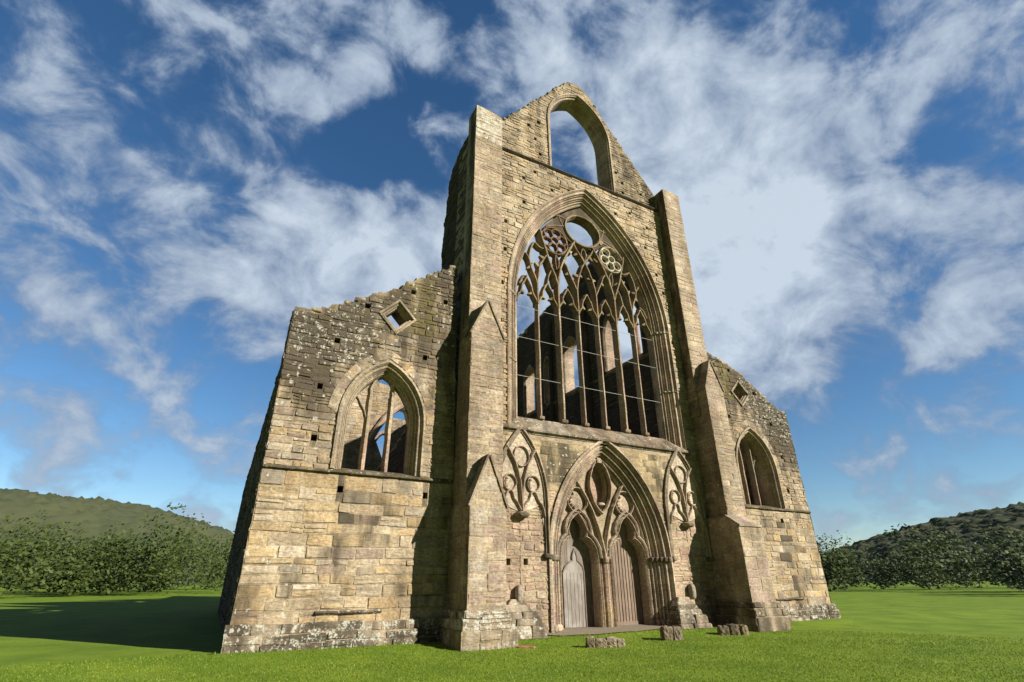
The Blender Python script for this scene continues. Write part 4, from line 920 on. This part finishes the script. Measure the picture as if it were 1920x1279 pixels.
# grass
mb = MB(); rnd = random.Random(3)
def on_wall(x, y):
    if y > -.26: return True
    if -7.4 < x < -5.5 and y > -1.95: return True
    if 5.1 < x < 7.1 and y > -2.1: return True
    if (-5.7 < x < -3.6 or 2.4 < x < 4.5) and y > -.85: return True
    if -3.6 < x < 3.1 and y > -.58 - .12 * noise.noise(Vector((x * 2.5, 0, 3))): return True
    return False
cx0, cy0 = -14.11, -17.62
V = []; F = []; Cc = []
cnt = 0
while cnt < 190000:
    d = 6.5 + 20 * rnd.random() ** 1.25; a = R(rnd.uniform(-20, 72)); x = cx0 + d * math.sin(a); y = cy0 + d * math.cos(a)
    if on_wall(x, y) or x < -24: continue
    edge = not (on_wall(x, y + .10))
    h = rnd.uniform(.018, .04) * (1.0 if edge else 1.9); wv = .0045 + .0004 * d; an = rnd.uniform(0, math.tau); lx, ly = rnd.uniform(-.6, .6) * h, rnd.uniform(-.6, .6) * h
    z = gz(x, y) - .004; o = len(V); dx, dy = math.cos(an) * wv, math.sin(an) * wv
    V += [(x - dx, y - dy, z), (x + dx, y + dy, z), (x + lx, y + ly, z + h)]; F.append((o, o + 1, o + 2))
    bare = noise.noise(Vector((x * 1.3, y * 1.3, 30)))
    if bare > .5 and rnd.random() < .4: V[-3:] = []; F.pop(); cnt += 1; continue
    cl = noise.noise(Vector((x * 3.1, y * 3.1, 50)))
    t = noise.noise(Vector((x * .5, y * .5, 2))) * .8 + .5 + rnd.uniform(-.35, .35) - (.5 if cl > .38 else 0); Cc.append((max(0, min(1, t)), 1.0 if rnd.random() < .05 else .25 * max(0, noise.noise(Vector((x * 2.2, y * 2.2, 8)))), 0)); cnt += 1
mb.v = V; mb.f = F; mb.c = Cc; mb.w = [(0, 0, 0)] * len(F)
tag(mb.build('grass', GRASS), 'short bright green mown grass in front of the abbey', 'grass', kind='stuff')

# stone stumps on the lawn
def stump(x, y, parts, label):
    o = empty('stone_stump', (x, y, gz(x, y))); tag(o, label, 'stone stump', 'low stone stumps on the lawn before the doors')
    for k, (dx, dy, sx, sy, sz, rt) in enumerate(parts):
        mb = MB(); rock(mb, (dx, dy, sz / 2 - .05), (sx, sy, sz + .1), rt, k + int(x * 10) + 50, .17, 8, pick(P_ASH), (.34, .35, .42), power=8); mb.build('block', parent=o)
stump(-3.1, -2.95, [(-.38, .1, .26, .34, .27, -.5), (-.08, 0, .34, .36, .24, -.45), (.24, -.12, .32, .36, .26, -.55), (.50, -.22, .26, .34, .22, -.4)], 'longest low dark stone stump, nearest the camera on the lawn')
stump(.15, -2.5, [(-.12, .06, .34, .40, .42, -.4), (.22, -.08, .30, .38, .40, -.5)], 'tallest stone stump on the lawn, in front of the right pedestal')
stump(3.3, -2.2, [(-.2, .05, .34, .40, .30, -.5), (.16, -.1, .36, .42, .34, -.45), (.50, -.25, .28, .4, .32, -.4)], 'farthest low stone stump on the lawn, right of the tall one')
mb = MB(); rock(mb, (-5.28, -1.98, gz(-5.28, -1.98)), (.62, .34, .10), -.5, 3, .12, 5, (.27, .14, .10), (.1, .1, 0), power=4)
tag(mb.build('flat_stone'), 'small reddish flat stone in the grass at the left buttress foot', 'stone')

# ================================================================== hills, trees beyond (outside the abbey)
def hill(cx, cy, rx, ry, h, seed):
    mb = MB(); n_ = 200
    xs = [-1 + 2 * i / n_ for i in range(n_ + 1)]
    vs, fs = grid(xs, xs, lambda x, y: 0)
    out = []
    for (x, y, z) in vs:
        q = max(0, 1 - x * x - y * y); z = h * q ** 1.1 * (1 + .25 * noise.noise(Vector((x * 2 + seed, y * 2, 0)))) + (7 * abs(noise.noise(Vector((x * 38, y * 38, seed)))) + 3 * noise.noise(Vector((x * 90, y * 90, seed)))) * min(1, q * 6)
        out.append((cx + x * rx, cy + y * ry, z - 2))
    mb.add(out, fs); return tag(mb.build('hills', HILL, smooth=True), kind='structure')
hill(-300, 620, 420, 260, 95, 1); hill(420, 560, 420, 260, 90, 4); hill(760, 60, 260, 500, 85, 9)

def leafmass(mb, cen, rr, n, sz, rn):
    for _ in range(n):
        dv = Vector((rn.gauss(0, 1), rn.gauss(0, 1), rn.gauss(0, 1))).normalized(); f_ = rn.random() ** .35
        c = Vector((cen[0] + dv.x * rr[0] * f_, cen[1] + dv.y * rr[0] * f_, cen[2] + dv.z * rr[1] * f_)); q = Vector((rn.uniform(-1, 1), rn.uniform(-1, 1), rn.uniform(-.6, .6))).normalized(); v = q.orthogonal().normalized()
        a, b = sz * rn.uniform(.6, 1.3), sz * rn.uniform(.4, .8)
        mb.add([c - q * a, c + v * b, c + q * a, c - v * b], [(0, 1, 2, 3)], (rn.random(), .25 * rn.random(), 0))
mb = MB(); rn = random.Random(12)
for (az0, az1, d0, d1_, k) in ((-34, 2, 95, 190, 85), (52, 92, 90, 200, 85)):
    for i in range(k):
        a = R(rn.uniform(az0, az1)); d = rn.uniform(d0, d1_); x, y = -14 + d * math.sin(a), -17.6 + d * math.cos(a); h = rn.uniform(5, 13)
        for j in range(5): leafmass(mb, (x + rn.uniform(-3, 3), y + rn.uniform(-3, 3), h * rn.uniform(.3, .75)), (h * .3, h * .27), 110, .33, rn)
        leafmass(mb, (x, y, h * .2), (h * .45, h * .2), 150, .33, rn)
tag(mb.build('woodland', LEAF), 'dark band of mixed woodland far beyond the lawn', 'woodland', kind='stuff')
